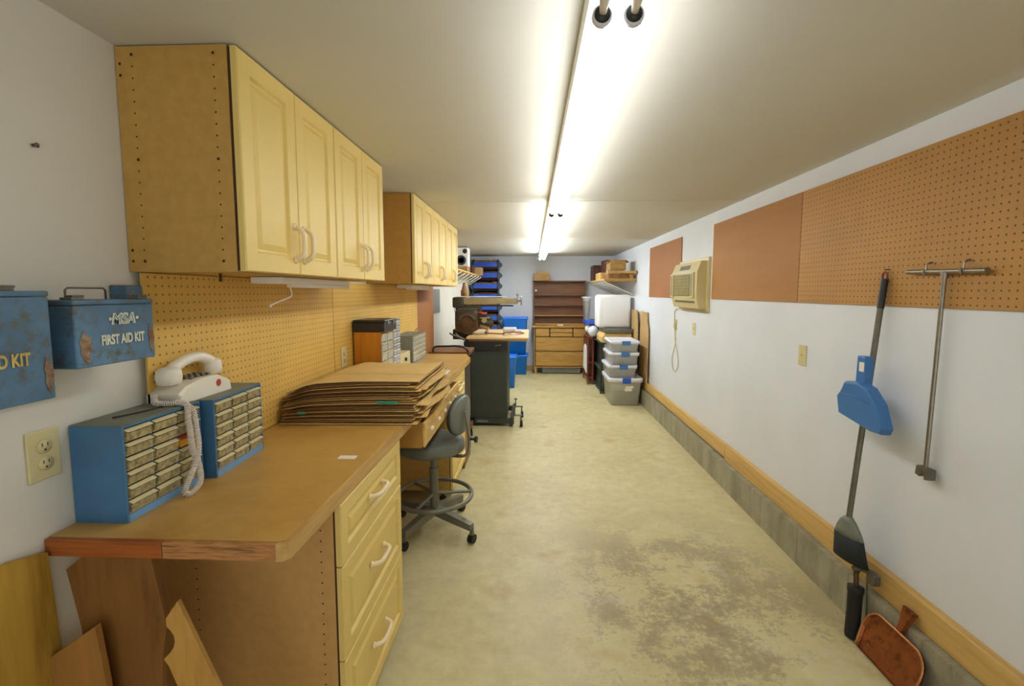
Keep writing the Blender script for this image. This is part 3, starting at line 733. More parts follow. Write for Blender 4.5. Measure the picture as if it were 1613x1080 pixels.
# ------------------------------------------------------------------ drafting stool
cx, cy = -.605, 2.78
r = thing('drafting_stool', 'grey vinyl drafting stool with foot ring and casters under the bench', 'stool', (cx, cy, 0))
b = MB(); loops = []
for f, z in ((.55, .505), (.96, .513), (1.02, .530), (1.0, .570), (.93, .588), (.7, .596), (.3, .588)):
    loops.append([(cx-.015+.198*f*math.cos(a)*(1+.05*math.cos(2*a)), cy+.20*f*math.sin(a), z) for a in [2*PI*k/32 for k in range(32)]])
b.loft(loops, 0, True); b.build('seat', 'chair', r)
MB().box(cx-.09, cx+.11, cy-.05, cy+.05, .488, .506, 0, .004).build('seat_plate', 'black_metal', r)
MB().cyl((cx, cy, .14), (cx, cy, .49), .020, n=16).cyl((cx, cy, .12), (cx, cy, .40), .027, n=16).build('column', 'chair_m', r)
MB().cyl((cx-.12, cy-.10, .512), (cx-.04, cy-.03, .522), .006, n=8).ico((cx-.125, cy-.105, .51), .013).build('lever', 'black', r)
an = -.18; nx, ny = math.cos(an), math.sin(an); wx, wy = -ny, nx        # outward normal of the backrest
bcx, bcy, bcz = cx+.185*nx, cy+.185*ny+.02, E-.745
b = MB(); loops = []
for dn, sc in ((-.022, .90), (-.014, .985), (0, 1.0), (.012, .985), (.017, .93), (.018, .5)):
    l = []
    for k in range(36):
        a = 2*PI*k/36; u = .165*sc*math.copysign(abs(math.cos(a))**.8, math.cos(a)); v = .112*sc*math.copysign(abs(math.sin(a))**.85, math.sin(a))
        cur = -.5*u*u
        l.append((bcx+wx*u+nx*(dn+cur*1.2), bcy+wy*u+ny*(dn+cur*1.2), bcz+v))
    loops.append(l)
b.loft(loops, 0, True); b.build('backrest', ['chair'], r)
b = MB(); l2 = []
rim = [(bcx+wx*.166*math.cos(a)+nx*(-.012-.6*(.166*math.cos(a))**2), bcy+wy*.166*math.cos(a)+ny*(-.012-.6*(.166*math.cos(a))**2), bcz+.113*math.sin(a)) for a in [2*PI*k/40 for k in range(40)]]
b.tube(rim, .009, 8, closed=True); b.build('backrest_trim', 'black', r)
q = Vector((nx, ny, 0)); o_ = Vector((cx, cy-.01, 0))
st = [o_+q*.05+Vector((0, 0, .495)), o_+q*.16+Vector((0, 0, .488)), o_+q*.215+Vector((0, 0, .50)), o_+q*.232+Vector((0, 0, .54)), o_+q*.234+Vector((0, 0, .62)), o_+q*.224+Vector((0, 0, .70)), o_+q*.212+Vector((0, 0, .77))]
st = smooth(st, 4); b = MB(); wv = Vector((wx, wy, 0)); lo = []
for k_, p in enumerate(st):
    t_ = (st[min(k_+1, len(st)-1)]-st[max(k_-1, 0)]).normalized(); n_ = t_.cross(wv).normalized()*.005
    w_ = wv*(.017 if k_ < len(st)-6 else .022); lo.append([p+w_+n_, p-w_+n_, p-w_-n_, p+w_-n_])
b.loft(lo); b.build('back_support', 'chair_m', r)
kc = o_+q*.24+Vector((0, 0, .60))
MB().cyl(kc-wv*.0, kc+q*.03, .008, n=10).cyl(kc+q*.03, kc+q*.045, .019, n=12).build('knob', 'black', r)
MB().tube([(cx+.235*math.cos(a), cy+.235*math.sin(a), .225) for a in [2*PI*k/48 for k in range(48)]], .0135, 10, closed=True).build('foot_ring', 'chair_m', r)
b = MB()
for a in (.25, .25+PI*2/3, .25+PI*4/3): b.cyl((cx, cy, .235), (cx+.232*math.cos(a), cy+.232*math.sin(a), .226), .011, n=8)
b.build('ring_spoke', 'chair_m', r)
for dx, dy in ((-.128, -.25), (.255, -.15), (.131, .25), (-.25, .15)):
    L = math.hypot(dx, dy); ux, uy = dx/L, dy/L; px_, py_ = -uy, ux
    b = MB(); lo = []
    for t, w, z0, z1 in ((0, .026, .105, .155), (.5, .022, .090, .138), (1, .018, .078, .116)):
        X, Y = cx+dx*t, cy+dy*t; lo.append([(X+px_*w, Y+py_*w, z0), (X-px_*w, Y-py_*w, z0), (X-px_*w, Y-py_*w, z1), (X+px_*w, Y+py_*w, z1)])
    b.loft(lo); b.build('leg', 'chair_m', r)
    X, Y = cx+dx, cy+dy
    cs = MB().cyl((X, Y, .055), (X, Y, .085), .012, n=10).box(X-.014, X+.014, Y-.016, Y+.016, .052, .062, 0, .002).build('caster', 'dull', r)
    MB().cyl((X-.016, Y+.006, .027), (X-.003, Y, .027), .027, n=18).cyl((X+.003, Y, .027), (X+.016, Y-.006, .027), .027, n=18).build('wheel', 'rubber', cs)

# ------------------------------------------------------------------ radial arm saw on its stand
r = thing('radial_arm_saw', 'dark old radial arm saw with pale wooden table on a black stand', 'saw', (-.5, 5.5, 0))
MB().box(-.735, -.268, 5.06, 5.62, .085, E-.645, 0, .004).build('stand', 'char', r)
d = MB().box(-.745, -.262, 5.045, 5.64, E-.645, E-.545, 0, .004).build('drawer_box', 'black', r)
MB().tube([(-.40, 5.044, E-.585), (-.40, 5.03, E-.59), (-.34, 5.03, E-.58), (-.34, 5.044, E-.575)], .005, 8).build('drawer_pull', 'steel', d)
b = MB().box(-.66, -.215, 5.03, 5.08, .03, .085, 0, .003).box(-.66, -.215, 5.60, 5.65, .03, .085, 0, .003).box(-.232, -.205, 5.02, 5.66, .0, .10, 0, .003)
b.box(-.66, -.63, 5.03, 5.65, .01, .085); b.build('mobile_base', 'char', r)
MB().box(-.60, -.48, 5.0285, 5.0295, .048, .066).build('plate', 'grey_metal', r)
for y in (5.03, 5.42):
    cs = MB().box(-.205, -.10, y-.02, y+.02, .125, .135, 0, .002).box(-.205, -.19, y-.02, y+.02, .03, .17, 0, .002).cyl((-.185, y, .13), (-.185, y, .22), .006, n=8).cyl((-.185, y, .215), (-.185, y, .225), .02, n=10).cyl((-.115, y, .06), (-.115, y, .13), .008, n=8)
    cs = cs.build('caster', 'dull', r)
    MB().cyl((-.125, y, .036), (-.095, y, .036), .036, n=20).build('wheel', 'rubber', cs)
MB().prism([(-.715, 5.02), (-.035, 5.02), (-.035, 6.12), (-.715, 6.12)], 'z', E-.515, E-.495, 0, .002).box(-.70, -.05, 5.1, 6.0, E-.545, E-.5155, 0).build('table', 'tabletop', r)
b = MB().cyl((-.84, 5.52, E-.545), (-.84, 5.52, E-.17), .05, n=20).box(-.93, -.76, 5.42, 5.62, E-.56, E-.44, 0, .01).cyl((-.84, 5.52, E-.19), (-.84, 5.52, E-.06), .062, n=20); b.build('column', 'mach', r)
b = MB().prism([(-.92, E-.155), (-.20, E-.140), (-.195, E-.075), (-.90, E-.068), (-.93, E-.10)], 'y', 5.46, 5.58, 0, .006)
b.build('arm', 'arm', r)
MB().box(-.88, -.22, 5.475, 5.565, E-.172, E-.156, 0, .003).build('arm_track', 'black', r)
MB().box(-.935, -.80, 5.44, 5.60, E-.19, E-.062, 0, .02, 3).build('arm_head', 'mach', r)
MB().box(-.80, -.30, 5.475, 5.565, E-.062, E-.052, 0, .003).build('arm_highlight', 'white_m', r)  # white strip standing in for the highlight along the arm's top
MB().box(-.90, -.60, 5.45, 5.59, E-.235, E-.158, 0, .01).build('carriage', 'mach', r)
b = MB().cyl((-.185, 5.52, E-.115), (-.13, 5.52, E-.105), .012, n=10)
b.tube([(-.125, 5.52+.028*math.cos(a), E-.105+.048*math.sin(a)) for a in [2*PI*k/20 for k in range(20)]], .008, 8, closed=True).cyl((-.17, 5.52, E-.09), (-.17, 5.52, E-.035), .006, n=8).ico((-.17, 5.52, E-.033), .013).box(-.215, -.165, 5.47, 5.57, E-.145, E-.07, 0, .01)
b.build('crank', 'steel', r)
b = MB().box(-.90, -.62, 5.36, 5.60, E-.46, E-.20, 0, .05, 4); b.build('yoke', 'mach', r)
b = MB().cyl((-.74, 5.30, E-.36), (-.74, 5.42, E-.36), .125, n=32).cyl((-.74, 5.285, E-.36), (-.74, 5.30, E-.36), .075, n=24).box(-.88, -.80, 5.31, 5.41, E-.46, E-.30, 0, .01); b.build('blade_guard', 'mach_b', r)
b = MB(); b.tube([(-.74+.095*math.cos(a), 5.295, E-.36+.095*math.sin(a)) for a in [PI*.1+PI*.8*k/12 for k in range(13)]], .008, 8); b.build('guard_rim', 'dull', r)
b = MB().cyl((-.62, 5.48, E-.36), (-.47, 5.48, E-.37), .075, .068, n=24).cyl((-.47, 5.48, E-.37), (-.455, 5.48, E-.37), .05, n=20).box(-.62, -.53, 5.43, 5.53, E-.30, E-.24, 0, .012); b.build('motor', 'mach', r)
MB().tube(smooth([(-.64, 5.40, E-.27), (-.60, 5.36, E-.235), (-.56, 5.37, E-.25), (-.52, 5.38, E-.245)]), .010, 8).build('grip', 'redmark', r)
MB().tube(smooth([(-.90, 5.5, E-.12), (-.915, 5.48, E-.20), (-.89, 5.44, E-.28), (-.87, 5.42, E-.34)]), .004, 6).build('power_cord', 'black', r)
b = MB().tube(smooth([(-.74, 5.10, E-.53), (-.80, 5.06, E-.495), (-.86, 5.05, E-.475), (-.90, 5.05, E-.45)]), .011, 8).tube(smooth([(-.72, 5.15, E-.54), (-.79, 5.12, E-.51), (-.85, 5.12, E-.46)]), .009, 8)
b.build('elevating_handle', 'dull', r)
MB().cyl((-.60, 5.40, E-.40), (-.50, 5.36, E-.43), .022, n=14).cyl((-.55, 5.35, E-.33), (-.55, 5.42, E-.33), .030, n=16).box(-.61, -.49, 5.38, 5.42, E-.31, E-.295, 0, .003).build('motor_fitting', 'arm', r)
MB().box(-.86, -.64, 5.44, 5.58, E-.205, E-.192, 0, .003).build('carriage_plate', 'dull', r)
# things lying on the saw table
tag(MB().tube(smooth([(-.52, 5.5, E-.489), (-.40, 5.42, E-.489), (-.25, 5.36, E-.489), (-.12, 5.42, E-.489), (-.10, 5.55, E-.489), (-.22, 5.62, E-.489), (-.34, 5.52, E-.489), (-.24, 5.42, E-.486)]), .006, 6).build('extension_cord', 'red', origin=(-.3, 5.5, E-.495)), 'red brown cord curled on the pale saw table', 'cord')
tag(MB().tube(smooth([(-.33, 5.24, E-.489), (-.25, 5.16, E-.489), (-.17, 5.20, E-.489), (-.16, 5.28, E-.489), (-.25, 5.31, E-.48), (-.31, 5.27, E-.48)]), .0055, 6).build('wire_coil', 'cord', origin=(-.25, 5.33, E-.495)), 'off white wire coil near the front of the saw table', 'cord')
tag(MB().box(-.36, -.19, 5.78, 5.88, E-.4945, E-.445, 0, .015).box(-.21, -.12, 5.70, 5.78, E-.4945, E-.465, 0, .01).build('tool_case', 'lid'), 'pale white hand tool lying toward the back of the saw table', 'tool')
tag(MB().ico((-.53, 5.42, E-.475), .022).cyl((-.53, 5.42, E-.495), (-.53, 5.42, E-.475), .016, n=10).build('clamp_knob', 'steel', origin=(-.53, 5.42, E-.495)), 'small light knob on the saw table beside the motor', 'knob')
b = MB().lathe([(.038, 0), (.040, .06), (.026, .11), (.016, .14), (.016, .16)], (-.80, 5.52, E-.0515), 'z', 16).build('glue_bottle', 'scrap2', origin=(-.80, 5.52, E-.0515)); tag(b, 'tan tapered bottle standing on top of the saw column', 'bottle')
bpy.data.objects['glue_bottle']['label'] = 'tan tapered bottle with red stripe on top of the saw column'
MB().box(-.842, -.835, 5.50, 5.54, E-.05, E+.02, 0, .003).build('stripe', 'redmark', b)

# ------------------------------------------------------------------ blue bins
def tub(name, x0, x1, y0, y1, z0, z1, mat, label, cat, group, tp=.02, rim=.012, parent=None):
    def R(i, z, rr=.03):
        a, c, d, e = x0+i, x1-i, y0+i, y1-i; p = []
        for (qx, qy, s) in ((c-rr, e-rr, 0), (a+rr, e-rr, 1), (a+rr, d+rr, 2), (c-rr, d+rr, 3)):
            for k in range(4):
                t = PI/2*(s+k/3); p.append((qx+rr*math.cos(t), qy+rr*math.sin(t), z))
        return p
    b = MB(); b.loft([R(tp, z0), R(tp*.3, z1-.03), R(0, z1-.028), R(-rim, z1-.026), R(-rim, z1), R(0, z1), R(.004, z1-.006), R(tp+.006, z0+.006)], 0, True)
    o = b.build(name, mat, parent, origin=None if parent else ((x0+x1)/2, (y0+y1)/2, z0))
    return tag(o, label, cat, group) if label else o
tub('recycling_bin', -.52, -.075, 8.25, 8.62, .0, E-1.13, 'blue', 'bright blue plastic tub on the floor at the back wall, lower of two', 'bin', 'bright blue tubs at the back wall')
tub('recycling_bin', -.52, -.075, 8.25, 8.62, E-1.125, E-.46, 'blue', 'bright blue plastic tub stacked on the other at the back wall', 'bin', 'bright blue tubs at the back wall', tp=.03)
tub('waste_bin', -.54, -.235, 7.05, 7.36, .0, E-.99, 'blue', 'slim blue waste bin on the floor behind the saw stand', 'bin', None, tp=.03)

# stacked open-front blue parts bins, back left corner
zz = [E+.585-.19*k for k in range(8)]
for k in range(7):
    zt_, zb_ = zz[k], zz[k]-.188
    r = thing('stacking_bin', ['topmost blue fronted stacking bin at the back wall', 'second blue fronted stacking bin from the top of its tower', 'third blue fronted stacking bin down, right above the saw arm', 'fourth stacking bin down, crossed by the saw arm', 'fifth stacking bin down, just below the saw arm', 'sixth stacking bin down, beside the saw motor', 'lowest visible blue fronted stacking bin, just above the saw table'][k], 'bin', (-.84, 8.5, zb_), 'tower of blue fronted stacking bins')
    b = MB()
    for x0 in (-1.05, -.615): b.prism([(8.74, zb_), (8.36, zb_+.01), (8.24, zb_+.085), (8.34, zt_-.02), (8.38, zt_), (8.74, zt_)], 'x', x0, x0+.012, 0)
    b.box(-1.038, -.615, 8.36, 8.73, zb_+.002, zb_+.008); b.box(-1.038, -.615, 8.72, 8.74, zb_, zt_, 0)
    b.prism([(-.603, zt_-.02), (-.53, zb_+.10), (-.535, zb_+.06), (-.603, zb_+.005)], 'y', 8.28, 8.42); b.prism([(-1.05, zt_-.02), (-1.10, zb_+.10), (-1.10, zb_+.06), (-1.05, zb_+.005)], 'y', 8.28, 8.42)
    b.build('shell', 'bin_dark', r)
    MB().box(-1.036, -.617, 8.262, 8.274, zb_+.045, zb_+.13, 0, .003).build('front_lip', 'bin_blue', r)
    MB().prism([(8.365, zb_+.012), (8.275, zb_+.045), (8.283, zb_+.05), (8.373, zb_+.016)], 'x', -1.038, -.615).build('lower_slope', 'walnut', r)
    b = MB()
    for q in range(5): b.box(-1.03+q*.082, -.955+q*.082, 8.285, 8.6, zb_+.06, zb_+.148+.022*random.random(), 0, .005)
    b.build('contents', 'mach_b' if k % 2 else 'scrap', r)
tag(MB().box(-1.06, -.60, 8.2, 8.72, 0, zz[7]-.003, 0, .01).build('floor_cabinet', 'bin_dark'), 'dark cabinet under the stacking bins, hidden behind the saw', 'cabinet')

# ------------------------------------------------------------------ left shelf with speaker
r = thing('wall_shelf', 'narrow pale wooden wall shelf with white rod brackets beyond the cabinets', 'shelf', (-1.02, 7, E+.27))
MB().box(XL+.002, -.89, 5.2, 8.22, E+.262, E+.280, 0, .003).build('board', 'pine', r)
for k in range(8):
    y = 5.5+k*.385
    MB().tube([(-.90, y, E+.260), (-.90, y, E+.250), (XL+.012, y, E+.12)], .010, 6).build('bracket', 'white_m', r)
r = thing('speaker', 'white bookshelf loudspeaker with round dark cone on the left shelf', 'speaker', (-1.02, 6.7, E+.36))
MB().box(XL+.006, -.925, 6.75, 6.98, E+.366, E+.635, 0, .006).build('cabinet', 'foam', r)
MB().lathe([(.072, 0), (.072, -.004), (.060, -.006), (.02, .01), (.002, .008)], (-1.022, 6.750, E+.455), 'y', 28).build('woofer', 'bin_dark', r)
MB().lathe([(.034, 0), (.034, -.003), (.002, -.006)], (-.968, 6.750, E+.585), 'y', 20).build('tweeter', 'black', r)
tag(MB().box(XL+.006, -.93, 6.7, 7.02, E+.281, E+.365, 0, .004).build('wooden_block', 'crate'), 'tan wooden block under the white speaker on the left shelf', 'box')
tag(MB().box(XL+.02, -.93, 7.35, 7.6, E+.2805, E+.42, 0, .004).build('shelf_box', 'brown_box'), 'dark brown box on the left shelf behind the speaker', 'box')
tag(MB().box(XL+.10, -.85, 7.80, 8.15, E+.2805, E+.41, 0, .004).build('shelf_box', 'card2'), 'tan carton at the back end of the left shelf', 'box')
tag(MB().cyl((-1.03, 5.9, E+.281), (-1.03, 5.9, E+.50), .006, n=8).box(-1.11, -.96, 5.89, 5.91, E+.50, E+.512).box(-1.11, -.98, 5.89, 5.91, E+.44, E+.46).build('antenna_stand', 'dull', origin=(-1.03, 5.9, E+.281)), 'grey crossbar stand on the left shelf before the speaker', 'stand')
r = tag(MB().ico((-1.04, 6.3, E+.17), .05, (1, 1, 1.7), wob=.12).cyl((-1.04, 6.3, E+.2), (-1.04, 6.3, E+.262), .004, n=6).build('hanging_bag', 'grey_metal', origin=(-1.04, 6.3, E+.262)), 'grey bundled cable bag hanging below the left shelf', 'bag')

# ------------------------------------------------------------------ back wall: dresser, hutch
r = thing('dresser', 'old light oak dresser standing against the back wall', 'dresser', (.53, 8.5, 0))
x0, x1, y0, y1 = .045, 1.0, 8.33, 8.73
MB().box(x0, x1, y0+.016, y1, E-1.345, E-.64, 0, .004).box(x0-.01, x1+.01, y0+.0, y1, E-1.365, E-1.345, 0, .003).build('body', 'dresser', r)
MB().box(x0-.035, x1+.03, y0-.02, y1, E-.64, E-.612, 0, .005).build('top', 'dresser', r)
MB().box(x0+.015, x1-.015, y0+.008, y0+.015, E-1.34, E-.645).build('drawer_recess', 'gap', r)
for xa, xb, za, zb2 in ((x0+.03, x0+.27, E-.80, E-.655), (x0+.29, x1-.27, E-.725, E-.655), (x0+.29, x1-.27, E-.80, E-.735), (x1-.25, x1-.03, E-.80, E-.655), (x0+.03, x1-.03, E-1.06, E-.815), (x0+.03, x1-.03, E-1.33, E-1.075)):
    MB().box(xa, xb, y0-.004, y0+.018, za, zb2, 0, .004).build('drawer', 'dresser', r)
for x in (x0+.01, x1-.05):
    for y in (y0+.01, y1-.05): MB().prism([(x, y), (x+.04, y), (x+.04, y+.04), (x, y+.04)], 'z', 0, E-1.365, 0, .003).build('leg', 'dresser', r)
r = thing('hutch', 'dark brown wooden hutch back standing on the oak dresser', 'hutch', (.53, 8.6, E-.612))
x0, x1 = .03, .985; z0 = E-.6115; z1 = E+.185
b = MB().box(x0, x1, 8.715, 8.735, z0, z1, 0); b.build('back_panel', 'walnut', r)
for x in (x0, x1-.02): MB().box(x, x+.02, 8.60, 8.715, z0, z1-.005, 0, .003).build('side', 'walnut', r)
MB().box(x0-.012, x1+.012, 8.585, 8.735, z1, z1+.018, 0, .003).build('cornice', 'walnut', r)
for z in (E-.06, E-.25, E-.44): MB().box(x0+.02, x1-.02, 8.60, 8.715, z-.007, z+.007, 0, .002).build('shelf', 'walnut' if z > E-.4 else 'dresser', r)
MB().box(x0+.03, x1-.03, 8.57, 8.60, z0, z0+.03, 0, .003).build('ledge', 'dresser', r)
tag(MB().box(.04, .32, 8.50, 8.72, E+.2035, E+.33, 0, .004).build('wooden_box', 'crate'), 'light brown box on top of the hutch', 'box')
bpy.data.objects['wooden_box']['label'] = 'light brown wooden box on top of the hutch'
tag(MB().box(.10, .30, 8.52, 8.70, E+.3305, E+.37, 0, .004).build('wooden_tray', 'pine'), 'pale tray lying on the box above the hutch', 'tray')
tag(MB().ico((.075, 8.59, E+.02), .022, (1, .5, 1)).build('tape_roll', 'foam', origin=(.075, 8.59, E+.02)), 'small white knob shaped object at the hutch left side', 'knob')
tag(MB().box(.47, .57, 8.40, 8.50, E-.6115, E-.59, 0, .003).build('paper_pad', 'paper'), 'small white pad lying on the dresser top', 'pad')
r = thing('baseboard_heater', 'long grey baseboard heater on the floor under the dresser', 'heater', (.6, 8.5, 0))
MB().box(.20, .88, 8.38, 8.46, .02, .135, 0, .004).build('case', 'grey_metal', r)
b = MB()
for k in range(3): b.box(.24, .84, 8.377, 8.38, .045+k*.025, .052+k*.025)
b.build('vent', 'dull', r)
for x in (.23, .83): MB().box(x, x+.02, 8.39, 8.45, 0, .02).build('foot', 'dull', r)

# ------------------------------------------------------------------ right rear: shelf, racks, totes
r = thing('wall_shelf', 'wide wooden shelf on the right wall piled with cartons', 'shelf', (1.3, 7.8, E+.2))
MB().box(1.045, XR-.002, 6.85, 8.745, E+.165, E+.190, 0, .003).build('board', 'pine', r)
MB().box(1.05, XR-.002, 6.835, 6.85, E+.15, E+.195, 0, .003).build('end_board', 'crate', r)
for k in range(6):
    y = 6.95+k*.30
    MB().tube([(1.06, y, E+.163), (1.06, y, E+.155), (XR-.012, y, E-.05)], .0075, 6).build('bracket', 'white_m', r)
def carton(x0, x1, y0, y1, z0, z1, mat, label, name='carton', rz=0, bev=.004):
    cxx, cyy = (x0+x1)/2, (y0+y1)/2
    b = MB().box(x0, x1, y0, y1, z0, z1, 0, bev); b.box(cxx-.0012, cxx+.0012, y0-.0006, y1+.0006, z0+.002, z1+.0004, 1)
    b.box(x0-.0004, x1+.0004, y0+.012, y0+.013, z1-.02, z1+.0005, 1)
    if rz: b.rot(rz, 'Z', (cxx, cyy, z0))
    return tag(b.build(name, [mat, 'card_edge'], origin=(cxx, cyy, z0)), label, 'box', 'boxes piled on the right wall shelf')
sz = E+.1905
carton(1.07, 1.20, 8.2, 8.6, sz, sz+.27, 'brown_box', 'dark brown upright box at the back end of the right shelf')
carton(1.20, 1.44, 7.72, 8.07, sz+.12, sz+.33, 'brown_box', 'dark red brown box stacked behind the open carton', rz=.12)
carton(1.10, 1.42, 7.6, 8.14, sz, sz+.119, 'card', 'pale low carton under the dark red brown box')
carton(1.12, 1.42, 6.90, 7.5, sz, sz+.075, 'scrap', 'flat wooden crate at the front of the right shelf')
carton(1.14, 1.38, 6.95, 7.4, sz+.076, sz+.135, 'card2', 'low tan carton on the flat crate, under the open carton', rz=-.1)
b = MB(); z0 = sz+.1355; b.box(1.15, 1.38, 6.93, 7.3, z0, z0+.14, 0, .003)
b.prism([(1.15, z0+.14), (1.11, z0+.115), (1.112, z0+.111), (1.152, z0+.136)], 'y', 6.94, 7.29, 0).prism([(1.38, z0+.14), (1.425, z0+.11), (1.423, z0+.106), (1.378, z0+.136)], 'y', 6.94, 7.29, 0)
tag(b.build('open_carton', 'crate', origin=(1.26, 7.1, z0)), 'tan carton with spread flaps topmost on the right shelf', 'box', 'boxes piled on the right wall shelf')
tag(MB().cyl((1.30, 6.88, sz+.09), (1.50, 6.80, sz+.09), .022, n=14).cyl((1.495, 6.80, sz+.09), (1.51, 6.795, sz+.09), .027, n=14).box(1.42, 1.47, 6.84, 6.9, sz, sz+.07).build('rolled_tube', 'crate', origin=(1.4, 6.85, sz)), 'rolled tube sticking out at the front of the right shelf', 'tube')

# dark shelving unit with foam box on top
r = thing('storage_rack', 'dark green low storage rack behind the stacked totes', 'rack', (1.25, 7.2, 0))
for x in (1.0, 1.42):
    for y in (6.72, 7.68): MB().box(x, x+.025, y, y+.025, 0, E-.735, 0, .003).build('post', 'green_b', r)
for z in (.05, .34, E-.755): MB().box(1.0, 1.445, 6.72, 7.705, z, z+.02, 0, .003).build('shelf', 'green_b', r)
MB().box(1.05, 1.056, 6.75, 7.68, .07, E-.755).build('interior_shade', 'black', r)  # black sheet standing in for the shade inside the rack
b = MB().prism([(1.02, E-.733), (1.44, E-.733), (1.44, E-.60), (1.06, E-.60), (1.02, E-.66)], 'y', 6.74, 7.3, 0, .003)
tag(b.build('carton', 'card'), 'tan carton on the dark rack under the white foam box', 'box')
tag(MB().box(1.06, 1.47, 6.72, 7.32, E-.599, E-.535, 0, .01).build('equipment_case', 'dull'), 'flat grey case between carton and white foam box', 'case')
r = thing('foam_box', 'large white rounded foam cooler box above the totes', 'cooler', (1.22, 7, E-.534))
b = MB().box(.975, 1.462, 6.92, 7.28, E-.534+.0, E-.043, 0, .045, 5); b.build('body', 'foam', r)
# clear bin and bags left of foam box
tub('clear_bin', .86, .968, 7.62, 8.0, E-.46, E-.08, 'tote', 'clear plastic bin left of the white foam box', 'bin', None)
tag(MB().box(.87, 1.12, 7.5, 8.02, E-.52, E-.4605, 0, .01).build('folded_cloth', 'bin_blue'), 'blue folded cloth under the clear bin', 'cloth')
tag(MB().ico((.985, 7.45, E-.63), .085, (.95, 1, 1.05), sub=3, wob=.07).ico((.93, 7.6, E-.60), .065, (.9, 1.2, 1), sub=3, wob=.07).build('plastic_bag', 'lid', origin=(.97, 7.5, E-.72)), 'crumpled clear plastic bags left of the foam box', 'bag')
r = thing('hand_cart', 'dark red framed cart standing between the oak dresser and the dark rack', 'cart', (.94, 7.7, 0))
for x in (.905, .985):
    MB().prism([(7.42, .0), (7.46, .0), (7.50, E-.722), (7.46, E-.722)], 'x', x-.012, x+.012, 0, .003).build('post', 'red', r)
    MB().prism([(7.98, .0), (8.02, .0), (8.00, E-.722), (7.96, E-.722)], 'x', x-.012, x+.012, 0, .003).build('post', 'red', r)
for z in (.10, .34, E-.745): MB().box(.893, .997, 7.44, 8.01, z, z+.022, 0, .003).build('shelf', 'red', r)
MB().box(.975, .985, 7.48, 7.98, .12, E-.75).build('back_panel', 'brown_box', r)
tag(MB().box(1.0, 1.12, 7.75, 8.1, 0, E-.5205, 0, .01).build('storage_box', 'bin_dark'), 'dark upright box carrying the blue cloth and clear bin', 'box')
b = MB().prism([(7.40, E-1.30), (7.82, E-1.26), (7.78, E-.90), (7.66, E-.85), (7.50, E-.87)], 'x', .872, .8905, 0, .006)
tag(b.build('white_bag', 'foam'), 'white flat bag hanging on the dark red cart', 'bag')

# the four totes
def tote(x0, x1, y0, y1, z0, z1, label, big=False, rz=0):
    r = thing('storage_tote', label, 'storage tote', ((x0+x1)/2, (y0+y1)/2, z0), 'clear totes with white lids in one stack')
    h = z1-z0; lh = .035 if not big else .05
    tub('body', x0+.012, x1-.012, y0+.012, y1-.012, z0, z1-lh*.6, 'tote', None, None, None, tp=.02 if not big else .035, rim=.004, parent=r)
    def R(i, z, rr=.045):
        a, c, d, e = x0+i, x1-i, y0+i, y1-i; p = []
        for (qx, qy, s) in ((c-rr, e-rr, 0), (a+rr, e-rr, 1), (a+rr, d+rr, 2), (c-rr, d+rr, 3)):
            for k in range(5):
                t = PI/2*(s+k/4); p.append((qx+rr*math.cos(t), qy+rr*math.sin(t), z))
        return p
    MB().loft([R(.003, z1-lh), R(0, z1-lh), R(-.001, z1-.006), R(.006, z1), R(.025, z1), R(.032, z1-.004)], 0, True).build('lid', 'lid', r)
    xm = (x0+x1)/2+.01
    MB().box(xm-.055, xm+.055, y0-.008, y0+.004, z1-lh-.018, z1-.004, 0, .004).box(xm-.055, xm+.055, y0-.008, y0+.02, z1-.006, z1+.001, 0, .002).build('latch', 'bin_blue' if big else 'pan_blue', r)
    if big:
        MB().box(xm-.01, xm+.09, y0+.022, y0+.0275, z0+.235, z0+.262).box(xm-.02, xm+.07, y0+.022, y0+.0275, z0+.195, z0+.232).build('label', 'paper', r)
    return r
T = []
T.append(tote(1.0, 1.45, 6.0, 6.62, .0, E-1.118, 'large grey tote with white lid on the floor, bottom of the stack', True))
T.append(tote(.99, 1.38, 6.02, 6.60, E-1.1175, E-.951, 'clear tote resting on the large grey tote, coloured things inside'))
T.append(tote(1.01, 1.405, 6.03, 6.61, E-.9505, E-.787, 'clear tote second from the top of the stack'))
T.append(tote(1.02, 1.405, 6.02, 6.60, E-.7865, E-.636, 'topmost clear tote of the stack, open front view of goods'))
T[3]['label'] = 'topmost clear tote of the stack beneath the foam box'
for (x, y, z, w, h, m, l) in ((1.15, 6.10, E-1.108, .09, .08, 'green_b', 'green'), (1.25, 6.09, E-1.108, .06, .09, 'redmark', 'red'), (1.33, 6.10, E-1.108, .06, .07, 'yellow', 'yellow'), (1.22, 6.10, E-.777, .05, .07, 'paper', 'white'), (1.29, 6.10, E-.777, .04, .08, 'redmark', 'red'), (1.34, 6.10, E-.777, .05, .06, 'almond', 'cream')):
    lo = z < E-1
    tag(MB().box(x-w/2, x+w/2, y, y+.12, z, z+h, 0, .01).build('small_package', m, origin=(x, y, z)), '%s package inside the %s' % (l, 'lower clear tote on the large grey one' if lo else 'topmost clear tote'), 'package')

